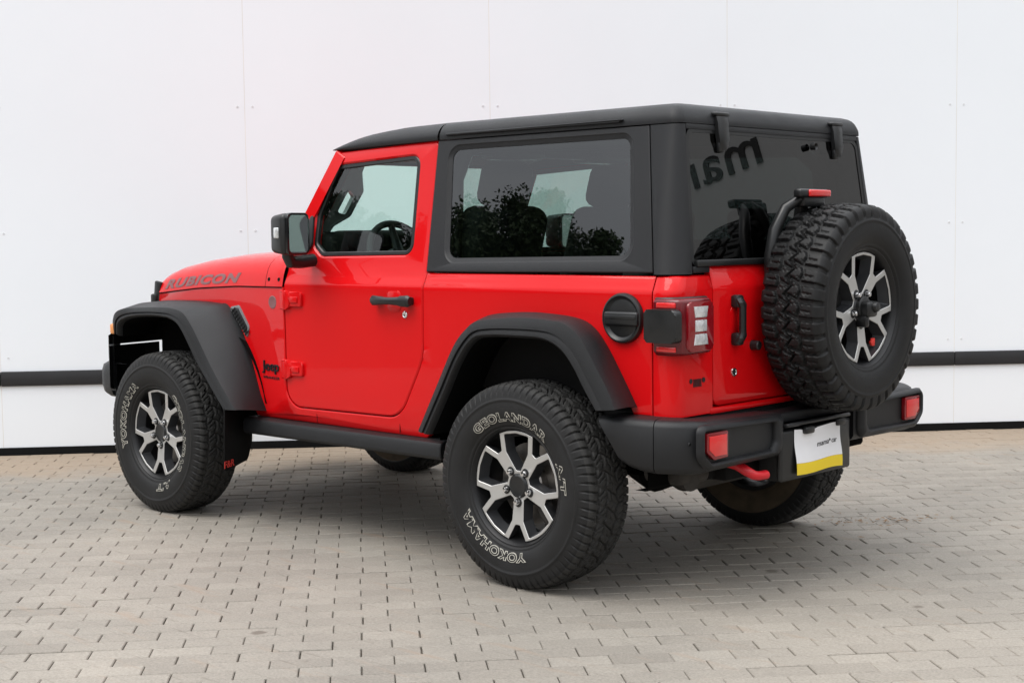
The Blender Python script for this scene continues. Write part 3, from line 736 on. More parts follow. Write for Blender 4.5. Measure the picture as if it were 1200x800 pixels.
# -- fender flares
def flare(s, A, Cc, L_, name, inner_y, trim=True):
    n_ = 64; a, c_, l_ = spl(A, n_), spl(Cc, n_), spl(L_, n_); ctr = np.array([l_[:, 0].mean(), 0, .40]); rows = []
    def inward(p, d):
        q = ctr-p; q[:, 1] = 0; q /= np.linalg.norm(q, axis=1)[:, None]; return p+q*d
    bb = a+(c_-a)*.93; bb[:, 1] = a[:, 1]+(c_[:, 1]-a[:, 1])*.90; out_ = inward(bb, -.004)
    m1 = a+(c_-a)*.5; m1 = inward(m1, -.012*1)
    f1 = c_+(l_-c_)*.35; f1[:, 1] = c_[:, 1]*.5+l_[:, 1]*.5+.004
    f2 = c_+(l_-c_)*.62; f2[:, 1] = l_[:, 1]+.002
    f2b = c_+(l_-c_)*.66; f2b[:, 1] = l_[:, 1]-.007
    f3 = c_+(l_-c_)*.80; f3[:, 1] = l_[:, 1]-.002
    l0 = l_.copy(); l1 = inward(l_, .008); l1[:, 1] -= .008
    l2 = inward(l_, .012); l2[:, 1] -= .03
    l3 = inward(l_, .010); l3[:, 1] = inner_y
    a0 = a.copy(); a0[:, 1] -= .03
    P = np.stack([a0, a, m1, out_, c_, f1, f2, f2b, f3, l0, l1, l2, l3], 1)
    P[:, :, 1] *= s
    b = B(); b.grid(P[:, -2:], flip=s < 0); V_('flare_liner', b, M['well'])
    P = P[:, :-1]; b = B(); b.grid(P, flip=s < 0)
    # end caps
    for e in (0, n_-1):
        b.add([tuple(p) for p in P[e]], [tuple(range(P.shape[1]))])
    return V_(name, b, M['plastic'], angle=38)
RFC = [(.517, .925, .572), (.397, .925, .775), (.306, .925, .925), (.236, .925, .996), (.160, .925, 1.034), (-.041, .925, 1.051), (-.202, .925, 1.048), (-.286, .925, 1.035), (-.36, .925, .985), (-.432, .925, .885), (-.491, .925, .796), (-.520, .925, .735)]
RFL = [(.466, .935, .565), (.362, .935, .733), (.276, .935, .875), (.194, .935, .963), (.109, .935, .983), (-.049, .935, .986), (-.18, .935, .981), (-.264, .935, .95), (-.326, .935, .89), (-.383, .935, .805), (-.440, .935, .728)]
FFA = [(1.765, .755, .545), (1.925, .740, .865), (2.08, .722, 1.028), (2.18, .71, 1.046), (2.40, .68, 1.052), (2.65, .655, 1.048), (2.82, .65, 1.036), (2.915, .68, 1.0), (2.94, .70, .91)]
FFC = [(1.765, .925, .565), (1.933, .925, .738), (2.118, .925, .963), (2.223, .925, 1.022), (2.408, .925, 1.029), (2.66, .920, 1.018), (2.79, .908, .998), (2.855, .892, .955), (2.872, .885, .885)]
FFL = [(1.845, .935, .562), (2.043, .935, .765), (2.177, .935, .928), (2.262, .935, .979), (2.395, .935, .992), (2.563, .932, .987), (2.70, .918, .970), (2.795, .902, .938), (2.825, .89, .875)]
for s in (1, -1):
    flare(s, RFA, RFC, RFL, 'rear_fender_flare', .62)
    ff = flare(s, FFA, FFC, FFL, 'front_fender_flare', .62)
    b = B(); b.box((2.868, s*.875, .905), (.030, .055, .055), .010, rot=Matrix.Rotation(s*.5, 3, 'Z')); V_('side_marker_lamp', b, M['amber'])
    # mud flap behind the near front wheel
    if s < 0: continue
    b = B(); b.prism(rp([(.935, .575, .01), (.660, .575, .01), (.660, .375, .02), (.700, .285, .03), (.93, .262, .02)], 4), lambda u, v, d: (1.915-(u-.8)*.55+d+(.56-v)*.06, s*u, v), -.004, .004, .002); mf = V_('mud_flap', b, M['under'])
    if s > 0:
        b = B(); lettering(b, 'F&R', .095, .034, lambda u, v, w_: (1.915-(.885-u-.8)*.55+(.56-(.283+v))*.06-.0055-w_, .885-u, .280+v+.10*u*0), .001, fat=.02); V_('red_mark', b, M['hookred'], mf)

# -- inner body: liners, floor, bulkhead, chassis
b = B()
b.box((.42, 0, .62), (2.2, 1.36, .16), .02)                        # floor pan (between the wheels)
b.box((1.62, 0, .93), (.08, 1.44, .62), .02); b.box((1.5, 0, .75), (.3, 1.30, .26), .02)
V_('floor_pan', b, M['under'])
for s in (1, -1):
    b = B(); P = []
    for t in np.linspace(-.15*PI, 1.15*PI, 30):
        x = .0+.55*math.cos(t); z = .46+.56*math.sin(t); z = max(z, .42); P.append([(x, s*.772, z), (x, s*.50, z)])
    b.grid(P); ar = [(p[0][0], s*.50, p[0][2]) for p in P]; b.add(ar, [tuple(range(len(ar)))])
    V_('rear_wheel_liner', b, M['well'])
PATH = [(2.757, .66, .835), (2.80, .66, .831), (2.90, .68, .821), (2.93, .76, .817), (2.91, .86, .817), (2.88, .905, .819)]
for s in (1, -1):
    b = B(); P = []
    for t in np.linspace(.07*PI if s > 0 else .2*PI, .60*PI, 18):
        x = 2.30-.56*math.cos(t); z = .46+.55*math.sin(t); P.append([(x, s*.76, z), (x, s*.60, z)])
    b.grid(P)
    b.grid([[(x, s*.66, .60), (x, s*.66, 1.03)] for x in (1.72, 2.764)])
    b.grid([[(x, s*y, z+.0035), (x, s*y, zt)] for (x, y, z), zt in zip(PATH, (1.03, 1.02, .96, .90, .885, .87))])
    b.grid([[(x, s*y, zb), (x, s*y, z-.003)] for (x, y, z), zb in zip([(2.788, .66, .832)]+PATH[1:], (.5, .5, .54, .57, .58, .60))])
    V_('front_wheel_liner', b, M['well'])
b = B(); b.box((1.15, 0, .62), (.2, 1.2, .1), .01)
for s in (1, -1): b.box((1.2, s*.42, .50), (3.6, .09, .15), .02); b.box((.35, s*.60, .47), (.9, .22, .06), .02)
b.box((1.2, 0, .455), (1.55, 1.06, .13), .03, 3); b.box((.95, 0, .462), (.86, 1.26, .13), .03, 3); b.box((.98, .50, .425), (.42, .22, .08), .03, 3); b.box((.55, 0, .42), (.70, .60, .18), .04, 3); b.box((-.30, 0, .50), (.42, 1.0, .12), .03); b.box((-.55, 0, .48), (.20, .84, .12), .02); b.box((3.0, 0, .55), (.12, 1.0, .14), .02)  # wide low boxes added to deepen the shade beneath the car
V_('chassis_and_shade_boxes', b, M['under'])
for x in (0, 2.46):
    b = B(); b.tube([(x, -.70, .397), (x, .70, .397)], .045, 16); b.lathe([(-.14, .03), (-.11, .10), (0, .145), (.11, .10), (.14, .03)], (x, .0 if x < 1 else -.15, .397), (1, 0, 0), 20)
    for s in (1, -1):
        b.tube([(x+.02, s*.48, .36), (x+(.75 if x < 1 else -.75), s*.40, .47)], .028, 10); b.tube([(x-.10, s*.50, .38), (x-.10, s*.46, .75)], .030, 12); b.lathe([(-.1, .06), (.2, .06)], (x, s*.45, .55), (0, 0, 1), 16)
    V_('axle', b, M['under'])
b = B(); P = []
b.lathe([(-.34, .0001), (-.34, .07), (-.31, .095), (.31, .095), (.34, .07), (.34, .0001)], (-.44, .10, .455), (0, 1, 0), 24)
b.tube([(-.44, .42, .46), (-.50, .55, .45), (-.62, .60, .44)], .035, 14); b.box((-.52, .56, .475), (.20, .18, .10), .03, 3)
V_('muffler', b, M['dusty'])
b = B(); b.box((.42, .52, .425), (.62, .20, .10), .03, 3); V_('skid_plate', b, M['dusty'])
b = B(); b.box((1.35, .45, .445), (.40, .14, .06), .02); b.tube([(1.42, .46, .42), (1.25, .46, .42)], .03, 10); V_('gearbox_mount', b, M['dusty'])

# -- rock rails
for s in (1, -1):
    sec = [(.700, .512), (.772, .514), (.797, .505), (.806, .490), (.806, .448), (.797, .436), (.775, .432), (.700, .436)]; P = []
    for x in (.512, .516, .530, 1.0, 1.85, 1.87, 1.875): P.append([(x, s*(y if .515 < x < 1.872 else .70+(y-.70)*.97), z if .515 < x < 1.872 else .47+(z-.47)*.93) for y, z in sec])
    b = B(); b.grid(P, cv=True, flip=s < 0); b.add(P[0], [tuple(range(8))]); b.add(P[-1], [tuple(range(8))[::-1]]); V_('rock_rail', b, M['plastic'], angle=32)

# -- rear bumper
RB = empty('rear_bumper'); RB.parent = SUV; RB.matrix_parent_inverse = Matrix.Translation((-1.1, 0, 0))
for s in (1, -1):
    # end cap: stations along a plan path, section from top inner edge over the face to bottom inner edge
    st = []   # (x_top, x_bot, y, nx, ny, ztop, zbot)
    path = [(-.398, -.520, .886, 0, 1, .698, .535), (-.50, -.56, .895, 0, 1, .703, .520), (-.60, -.61, .888, -.10, 1, .703, .510), (-.655, -.655, .877, -.3, .95, .703, .506)]
    path2 = [(-.658, -.658, .876, -.3, .95, .703, .506), (-.70, -.70, .858, -.55, .83, .703, .506), (-.745, -.745, .825, -.75, .65, .702, .505), (-.780, -.780, .790, -.9, .4, .700, .505), (-.798, -.798, .745, -1, .1, .697, .506), (-.80, -.80, .70, -1, 0, .695, .508), (-.80, -.80, .275, -1, 0, .682, .512), (-.80, -.80, .258, -1, 0, .680, .513)]
    for pth, nm in ((path, 'bumper_end_cap'), (path2, 'bumper_beam')):
        P = []
        for (xt, xb, y, nx, ny, zt, zb) in pth:
            nl = math.hypot(nx, ny); nx /= nl; ny /= nl; row = []
            for (d, q) in ((.17, 1.0), (.05, 1.0), (.022, .985), (.008, .94), (0, .86), (0, .5), (0, .14), (.010, .05), (.03, .005), (.06, 0.0), (.17, 0.0)):
                x = lerp(xb, xt, q); row.append((x-nx*d, s*(y-ny*d), lerp(zb, zt, q)))
            P.append(row)
        if nm == 'bumper_beam':
            # pressed pocket in the straight face
            pass
        b = B(); b.grid(P, flip=s > 0); b.add(P[0], [tuple(range(11))]); b.add(P[-1], [tuple(range(11))]); V_(nm, b, M['plastic'], RB, angle=40)
    # pocket surround standing proud of the beam, and its darker floor
    pk = rp([(.790, .668, .02), (.790, .585, .03), (.745, .548, .03), (.36, .552, .02), (.335, .58, .02), (.335, .655, .02)], 5)
    ou = rp([(.815, .688, .03), (.815, .570, .05), (.760, .522, .05), (.300, .524, .03), (.280, .56, .03), (.280, .676, .03)], 5)
    P, f = panel_data(ou, lambda y, z, d: (-.824+d, s*y, z), holes=[pk], roll=(.018, .016), thick=.026, hroll=(.010, .010)); b = B(); b.add(P, f); V_('pocket_surround', b, M['plastic'], RB, angle=60)
    b = B(); b.prism(offset(pk, -.004), lambda y, z, d: (-.8015+d, s*y, z), 0, .004); V_('pocket_floor', b, M['plastic'], RB)
    q = [(.778, .658), (.778, .592), (.735, .560), (.648, .560), (.648, .658)]
    rf = B(); rf.prism(rp([(y, z, .008) for y, z in q], 3), lambda y, z, d: (-.816+d, s*y, z), -.004, .012, .003); V_('reflector', rf, M['redlens'], RB)
    rf = B(); rf.prism(offset(q, .012), lambda y, z, d: (-.8205+d, s*y, z), -.002, .002, .001); V_('reflector_lens', rf, M['redbright'], RB)
    if s > 0: b = B(); b.tube([(-.66, s*.478, .512), (-.74, s*.478, .502), (-.782, s*.474, .482), (-.800, s*.458, .468), (-.806, s*.435, .463), (-.806, s*.385, .461)], [.019, .019, .019, .018, .017, .017], 14); V_('tow_hook', b, M['redhook'], RB)
    for (y, z) in ((.30, .585), (.815, .62)):
        b = B(); b.lathe([(0, .007), (.002, .006), (.001, .0001)], (-.8125 if y < .5 else -.77, s*y, z), (-1, 0, 0), 10); V_('bumper_bolt', b, M['trim'], RB)
b = B(); b.box((-.735, 0, .512), (.115, .500, .205), .012, 3); b.box((-.70, 0, .655), (.16, .53, .040), .01); V_('bumper_step', b, M['plastic'], RB)
b = B(); b.box((-.805, .05, .517), (.026, .50, .195), .012, 3); b.box((-.80, 0.05, .628), (.07, .46, .016), .006, rot=Matrix.Rotation(.25, 3, 'Y')); b.box((-.83, .13, .605), (.03, .06, .03), .01); b.box((-.83, -.10, .614), (.03, .06, .03), .01); V_('plate_bracket', b, M['trim'], RB)

# -- front end
b = B(); b.prism(rp([(.545, 1.09, .03), (.590, 1.03, .03), (.575, .865, .04), (-.575, .865, .04), (-.590, 1.03, .03), (-.545, 1.09, .03)], 4), lambda y, z, d: (2.885+d, y, z), .03, -.05, 0); gr = V_('grille', b, M['red'])
for k in range(7):
    b = B(); b.box((2.917, (k-3)*.075, .97), (.012, .042, .17), .006); V_('grille_slot', b, M['gloss'], gr)
for s in (1, -1):
    b = B(); b.lathe([(0, .092), (.020, .092), (.022, .082), (.030, .06), (.034, .0001)], (2.905, s*.405, .975), (1, 0, 0), 28); V_('headlight', b, M['clear'], gr)
P = []
pl = [(3.22, 0), (3.22, .45), (3.215, .65), (3.18, .75), (3.105, .815), (3.01, .860), (2.93, .872)]
pl = pl[::-1]+[(x, -y) for x, y in pl[1:]]
for z, d in ((.545, .05), (.56, .015), (.60, 0), (.67, .0), (.705, .015), (.72, .05)): P.append([(x-d, y*(1-d*.2), z) for x, y in pl])
b = B(); b.grid(P); P2 = [[(x-.05, y*.99, z) for x, y in pl] for z in (.545, .72)]; b.grid(P2, flip=True); b.grid([P[-1], [(x-.13, y*.97, .72) for x, y in pl]]); b.grid([P[0], [(x-.13, y*.97, .55) for x, y in pl]], flip=True)
V_('front_bumper', b, M['plastic'])
for s in (1, -1):
    P = []
    for (x, y) in ((2.895, .872), (2.94, .868), (2.975, .850), (2.995, .815), (3.0, .77)): P.append([(x, s*y, z) for z in (.58, .70, .80, .865)])
    b = B(); b.grid(P, flip=s > 0); b.grid([[(q[0]-.012, q[1], q[2]) for q in r] for r in P], flip=s < 0); V_('bumper_corner_cap', b, M['trim'])

# -- door mirrors
for s in (1, -1):
    mr = empty('door_mirror'); mr.parent = SUV; mr.matrix_parent_inverse = Matrix.Translation((-1.1, 0, 0))
    b = B(); bm_ = bmesh.new(); bmesh.ops.create_cube(bm_, size=1); bmesh.ops.scale(bm_, vec=(.125, .150, .188), verts=bm_.verts)
    for v in bm_.verts:
        if v.co.x > 0: v.co.y *= .82; v.co.z *= .88
    bmesh.ops.bevel(bm_, geom=bm_.edges[:], offset=.026, segments=4, profile=.5, affect='EDGES')
    R_ = Matrix.Translation((1.352, s*.912, 1.381)) @ Matrix.Rotation(s*-.06, 4, 'Z'); b.bm(bm_, 0, R_); V_('mirror_housing', b, M['trim'], mr)
    P, f = panel_data(rp([(.856, 1.298, .022), (.856, 1.464, .022), (.972, 1.464, .022), (.972, 1.298, .022)], 5), lambda y, z, d: (1.2790+d-(y-.912)*.13, s*y, z), roll=(0, 0), thick=0); b = B(); b.add(P, f); V_('mirror_glass', b, M['mirror'], mr)
    b = B(); b.prism(rp([(.846, 1.288, .026), (.846, 1.474, .026), (.982, 1.474, .026), (.982, 1.288, .026)], 5), lambda y, z, d: (1.2800+d-(y-.912)*.13, s*y, z), 0, .016, .003); V_('mirror_bezel', b, M['gloss'], mr)
    b = B(); b.box((1.345, s*.985, 1.386), (.034, .012, .048), .005, 3, rot=Matrix.Rotation(s*-.06, 3, 'Z')); V_('indicator_lens', b, M['clear'], mr)
    b = B(); b.tube([(1.38, s*.755, 1.262), (1.375, s*.83, 1.256), (1.366, s*.895, 1.258), (1.36, s*.915, 1.285), (1.355, s*.918, 1.31)], [.030, .030, .029, .026, .024], 14); V_('mirror_arm', b, M['trim'], mr)

# -- interior
def soft(name, c, size, bev, m, rot=None, parent=None):
    b = B(); b.box(c, size, bev, 4, rot=rot); return V_(name, b, m, parent)
for s in (1, -1):
    st_ = empty('front_seat'); st_.parent = SUV; st_.matrix_parent_inverse = Matrix.Translation((-1.1, 0, 0))
    r = Matrix.Rotation(math.radians(-16), 3, 'Y')
    soft('seat_cushion', (.90, s*.36, .88), (.52, .50, .18), .07, M['seat'], parent=st_)
    soft('backrest', (.62, s*.36, 1.18), (.14, .48, .64), .065, M['seat'], r, st_)
    soft('headrest', (.545, s*.36, 1.585), (.11, .27, .20), .05, M['seat'], r, st_)
    for q in (-.06, .06): b = B(); b.tube([(.565, s*.36+q, 1.44), (.55, s*.36+q, 1.54)], .008, 8); V_('headrest_post', b, M['chrome'], st_)
    b = B(); b.tube([(.60, s*.62, 1.20), (.60, s*.605, 1.60), (.57, s*.57, 1.72), (.50, s*.55, 1.745), (-.35, s*.55, 1.72), (-.48, s*.58, 1.60), (-.50, s*.62, 1.20)], .034, 12); V_('roll_bar', b, M['trim'])
    # inner trims up to the windows
    b = B(); b.box((.05, s*.70, .97), (1.15, .05, .46), .02); b.box((-.43, s*.640, 1.47), (.08, .04, .46), .015, rot=Matrix.Rotation(s*.185, 3, 'X')); V_('inner_trim', b, M['under'])
b = B(); b.tube([(.55, -.56, 1.735), (.55, .56, 1.735)], .034, 12); b.box((.55, .30, 1.715), (.16, .26, .05), .02); b.box((.55, -.30, 1.715), (.16, .26, .05), .02); V_('roll_bar_crossbar', b, M['trim'])
soft('rear_bench', (-.22, 0, 1.08), (.16, .96, .52), .06, M['seat'], Matrix.Rotation(math.radians(-14), 3, 'Y'))
for y in (.27, -.27): soft('rear_headrest', (-.285, y, 1.40), (.09, .24, .13), .04, M['seat'])
soft('cargo_floor', (-.42, 0, .76), (.44, 1.2, .06), .02, M['under'])
b = B(); b.box((1.465, 0, 1.24), (.20, 1.36, .30), .05, 4); b.box((1.42, .36, 1.345), (.20, .40, .10), .04, 4); b.box((1.42, 0, 1.05), (.20, .30, .40), .03); V_('dashboard', b, M['under'])
# dark trims on the inside of the screen pillars, with the grab handle
for s in (1, -1):
    scr = lambda z: 1.60+(1.318-1.60)*(z-1.29)/(1.765-1.29)
    tp = [(.690, 1.30), (.645, 1.56), (.595, 1.75), (.50, 1.755), (.505, 1.66), (.455, 1.575), (.480, 1.46), (.560, 1.415), (.60, 1.31)]; hole = [(.569, 1.48), (.547, 1.586), (.500, 1.553), (.516, 1.468)]
    P, f = panel_data(rp([(y, z, .02) for y, z in tp], 4), lambda y, z, d: (scr(z)-.035-d, s*y, z), holes=[rp([(y, z, .012) for y, z in hole], 4)], roll=(.004, .003), thick=.03); b = B(); b.add(P, f); V_('pillar_trim', b, M['grey'])
    # inside lining of the door frame
    P, f = panel_data(offset(door_outline(.0), .006), lambda x, z, d: (x, s*(yside(x, z)-.047-d), z), vlines=(1.15, 1.21), holes=[offset(WIN, -.004)], roll=(0, 0), thick=0); b = B(); b.add(P, f); V_('door_lining', b, M['under'])
b = B(); b.box((1.245, .33, 1.722), (.16, .42, .018), .008, 3, rot=Matrix.Rotation(.25, 3, 'Y')); V_('sun_visor', b, M['headliner'])
b = B(); b.box((1.245, -.33, 1.722), (.16, .42, .018), .008, 3, rot=Matrix.Rotation(.25, 3, 'Y')); V_('sun_visor', b, M['headliner'])
P, f = panel_data(offset(fr, .01), lambda u, v, d: wsfn(u, v, .072), holes=[offset(ho, -.003)], roll=(0, 0), thick=0); b = B(); b.add(P, f); V_('screen_lining', b, M['under'])
b = B(); b.box((1.355, 0, 1.19), (.02, 1.26, .12), .008); V_('dash_panel', b, M['redstitch'])
for y in (.58, -.58, .10, -.10):
    b = B(); b.lathe([(0, .045), (.012, .045), (.012, .036), (.004, .034)], (1.343, y, 1.20), (-1, 0, 0), 24); V_('air_vent', b, M['chrome'])
sw = empty('steering_wheel'); sw.parent = SUV; sw.matrix_parent_inverse = Matrix.Translation((-1.1, 0, 0))
ax = Vector((-.90, 0, .42)).normalized(); sc = Vector((1.205, .365, 1.255)); e = Vector((0, 1, 0)); g = ax.cross(e)
b = B(); b.tube([sc+(e*math.cos(t)+g*math.sin(t))*.187 for t in np.linspace(0, 2*PI, 41)], .016, 10, cap=False); V_('wheel_rim', b, M['seat'], sw)
b = B(); b.lathe([(-.03, .05), (.0, .075), (.03, .065), (.04, .0001)], sc-ax*.03, ax, 20)
for t in (0, PI, -PI/2): b.tube([sc-ax*.01, sc+(e*math.cos(t)+g*math.sin(t))*.18], [.03, .014], 8)
b.tube([sc-ax*.03, sc-ax*.25], .035, 10); V_('wheel_hub', b, M['trim'], sw)

# ------------------------------------------------------------------ wheels
LIP = .2333
def tyre_mesh(name, kind, rot=None):
    """local frame: axis +y points outwards; the contact patch is flattened"""
    if kind == 'AT': nt_, N = 1184, 74
    else: nt_, N = 960, 38
    th = np.linspace(0, 2*PI, nt_, endpoint=False)
    # half section, outer side: (r, y)
    side = [(.2333, .106), (.238, .1105), (.2405, .1140), (.2445, .1155), (.2475, .1150), (.252, .1185), (.266, .1255), (.285, .1300), (.305, .1318), (.325, .1310), (.333, .1300), (.335, .1318), (.341, .1312), (.343, .1292), (.349, .1280)]
    shoulder = [(.358, .1262), (.366, .1245), (.374, .1225), (.381, .1195), (.388, .1150), (.3935, .1095), (.3965, .1040)]
    if kind == 'MT': side = [(r, y+.002) for r, y in side]; shoulder = [(.352, .1300), (.360, .1300), (.369, .1290), (.378, .1270), (.387, .1225), (.394, .1150), (.398, .1080)]
    ny = 67; yc = np.linspace(.100 if kind == 'AT' else .104, -(.100 if kind == 'AT' else .104), ny)
    crown = [(.4065-.0085*(abs(y)/.105)**2.2, y) for y in yc]
    prof = side+shoulder+crown+[(r, -y) for r, y in shoulder[::-1]]+[(r, -y) for r, y in side[::-1]]
    prof = np.array(prof); k = len(prof)
    R_ = np.repeat(prof[None, :, 0], nt_, 0); Y_ = np.repeat(prof[None, :, 1], nt_, 0); T_ = np.repeat(th[:, None], k, 1)
    i0 = len(side); i1 = k-len(side)
    # tread relief
    v = np.clip(Y_/.1, -1.35, 1.35); ph = T_*N/(2*PI)
    tri = lambda q: 2*np.abs(2*(q-np.floor(q+.5)))-1
    fr = lambda q: np.abs(q-np.round(q))
    sm = lambda q, a, b_: np.clip((q-a)/(b_-a), 0, 1)
    h = np.ones_like(v); sip = np.zeros_like(v)
    if kind == 'AT':
        zz = tri(ph*.5)*.05+tri(ph)*.025
        for c0 in (-.74, .74): h = np.minimum(h, sm(np.abs(v-c0-zz*np.sign(c0)*.8), .035, .065))
        for c0 in (-.30, .30): h = np.minimum(h, sm(np.abs(v-c0+zz*np.sign(c0)*1.4), .035, .070))
        lat = sm(fr(ph+v*.5+.1), .06, .15); mid = (np.abs(v) > .74); h = np.where(mid, np.minimum(h, lat), h)
        lat2 = sm(fr(ph*.5-v*1.2+.35), .035, .08); band = (np.abs(v) > .30) & (np.abs(v) < .74); h = np.where(band, np.minimum(h, lat2), h)
        lat2b = sm(fr(ph*.5-v*.9+.85), .02, .055); h = np.where(band, np.minimum(h, .45+.55*lat2b), h)
        lat3 = sm(fr(ph*.5+v*1.0+.6), .03, .075); band = np.abs(v) < .30; h = np.where(band, np.minimum(h, .15+.85*lat3), h)
        h = np.where(np.abs(v) < .30, np.minimum(h, .5+.5*sm(np.abs(v-zz*1.2), .012, .035)), h)
        sip = (1-sm(fr(ph+.25+v*1.2+tri(v*7)*.10), .04, .12))*.0028*(np.abs(v) < .95)
        depth = np.where(np.abs(v) > 1.0, .0070, .0100)
    else:
        st = np.where(v > 0, 0, .5)
        zc = .15*tri(ph)
        h = np.minimum(h, sm(np.abs(v-zc), .035, .070))
        zo = .50+.06*tri(ph+.25)
        h = np.minimum(h, sm(np.abs(np.abs(v)-zo), .045, .080))
        inner = np.abs(v) < .50
        q1 = sm(fr(ph+st+v*.75), .070, .135); h = np.where(inner, np.minimum(h, q1), h)
        q1b = sm(fr(ph+st+.5-v*1.1), .030, .075); h = np.where(inner, np.minimum(h, .60+.40*q1b), h)
        alt = .06*np.sign(np.sin(PI*np.floor(ph+st+.28+.5)+.5))
        q2 = sm(fr(ph+st+.28+v*.16), .115, .185); h = np.where(~inner, np.minimum(h, q2), h)
        q3 = sm(fr(ph+st+.78+v*.2), .030, .075); h = np.where(~inner & (np.abs(v) < .98), np.minimum(h, .65+.35*q3), h)
        depth = np.where(np.abs(v) > 1.05, .0090, .0140)
        sip = (1-sm(fr(ph*2+.5*st+tri(v*6)*.12), .05, .13))*.0030*(np.abs(v) < .9)
    rel = depth*(1-h)+sip*h
    # fade the relief out down the sidewall
    fade = np.ones(k)
    for j in range(k):
        r, y = prof[j]
        if j < i0 or j >= i1: fade[j] = 0
    jj = len(side)
    for q, f_ in enumerate(((.12, .45, .7, .9, 1, 1, 1)) if kind == 'AT' else ((.75, .9, 1, 1, 1, 1, 1))): fade[jj+q] = f_; fade[k-1-jj-q] = f_
    rel = rel*fade[None]
    # normal of the section (push the groove floor inwards along it)
    dn = np.gradient(prof, axis=0); nrm = np.stack([dn[:, 1], -dn[:, 0]], 1); nrm /= np.linalg.norm(nrm, axis=1)[:, None]
    if nrm[k//2, 0] < 0: nrm = -nrm
    R_ = R_-rel*nrm[None, :, 0]; Y_ = Y_-rel*nrm[None, :, 1]
    # small sidewall rings
    X = R_*np.cos(T_); Z = R_*np.sin(T_)
    if kind == 'AT':   # load flattens and bulges the foot
        zmin = -.3965; low = Z < zmin; Z = np.where(low, zmin+(Z-zmin)*.06, Z)
        foot = np.exp(-((T_-1.5*PI)/.34)**2); bul = np.clip((R_-.305)/.04, 0, 1)*np.clip((.395-R_)/.05, 0, 1)
        Y_ = Y_+np.sign(Y_)*foot*bul*.006
    P = np.stack([X, Y_, Z], 2)
    b = B(); b.grid(P, cu=True)
    if kind == 'AT':
        zone = [3 if j >= k-11 else 2 if len(side)+4 <= j < k-len(side)-5 else 0 for j in range(k-1)]
        b.m = zone*nt_
    return b
def letters_on_tyre(b, rot, mi=1):
    def fn(a0, r0):
        def f(u, v, w_):
            r = r0+v; a = a0-u/(r0+.018); y = float(np.interp(r, [.2333, .243, .252, .266, .285, .305, .325], [.106, .1135, .1185, .1255, .1300, .1318, .1310]))
            return (-r*math.cos(a), y+.0006+w_, r*math.sin(a))
        return f
    D = math.radians
    for txt, a0, wd in (('YOKOHAMA', -114, .385), ('GEOLANDAR', 90, .41), ('A/T', 13.5, .125)):
        big, fb = text_data(txt, 1, .5, 0, .062, None, 1.12); inl, fi = text_data(txt, 1, .5, 0, .004, None, 1.12)
        xs = [v.x for v in big]; ys = [v.y for v in big]; cx = (min(xs)+max(xs))/2; kx = wd/(max(xs)-min(xs)); ky = .038/(max(ys)-min(ys)); y0 = min(ys)
        f = fn(D(a0-rot), .254)
        b.add([f((v.x-cx)*kx, (v.y-y0)*ky, .0006+v.z*.0012) for v in big], fb, mi)
        b.add([f((v.x-cx)*kx, (v.y-y0)*ky, .0012+v.z*.0012) for v in inl], fi, 0)
def fix_outline(vs): return vs
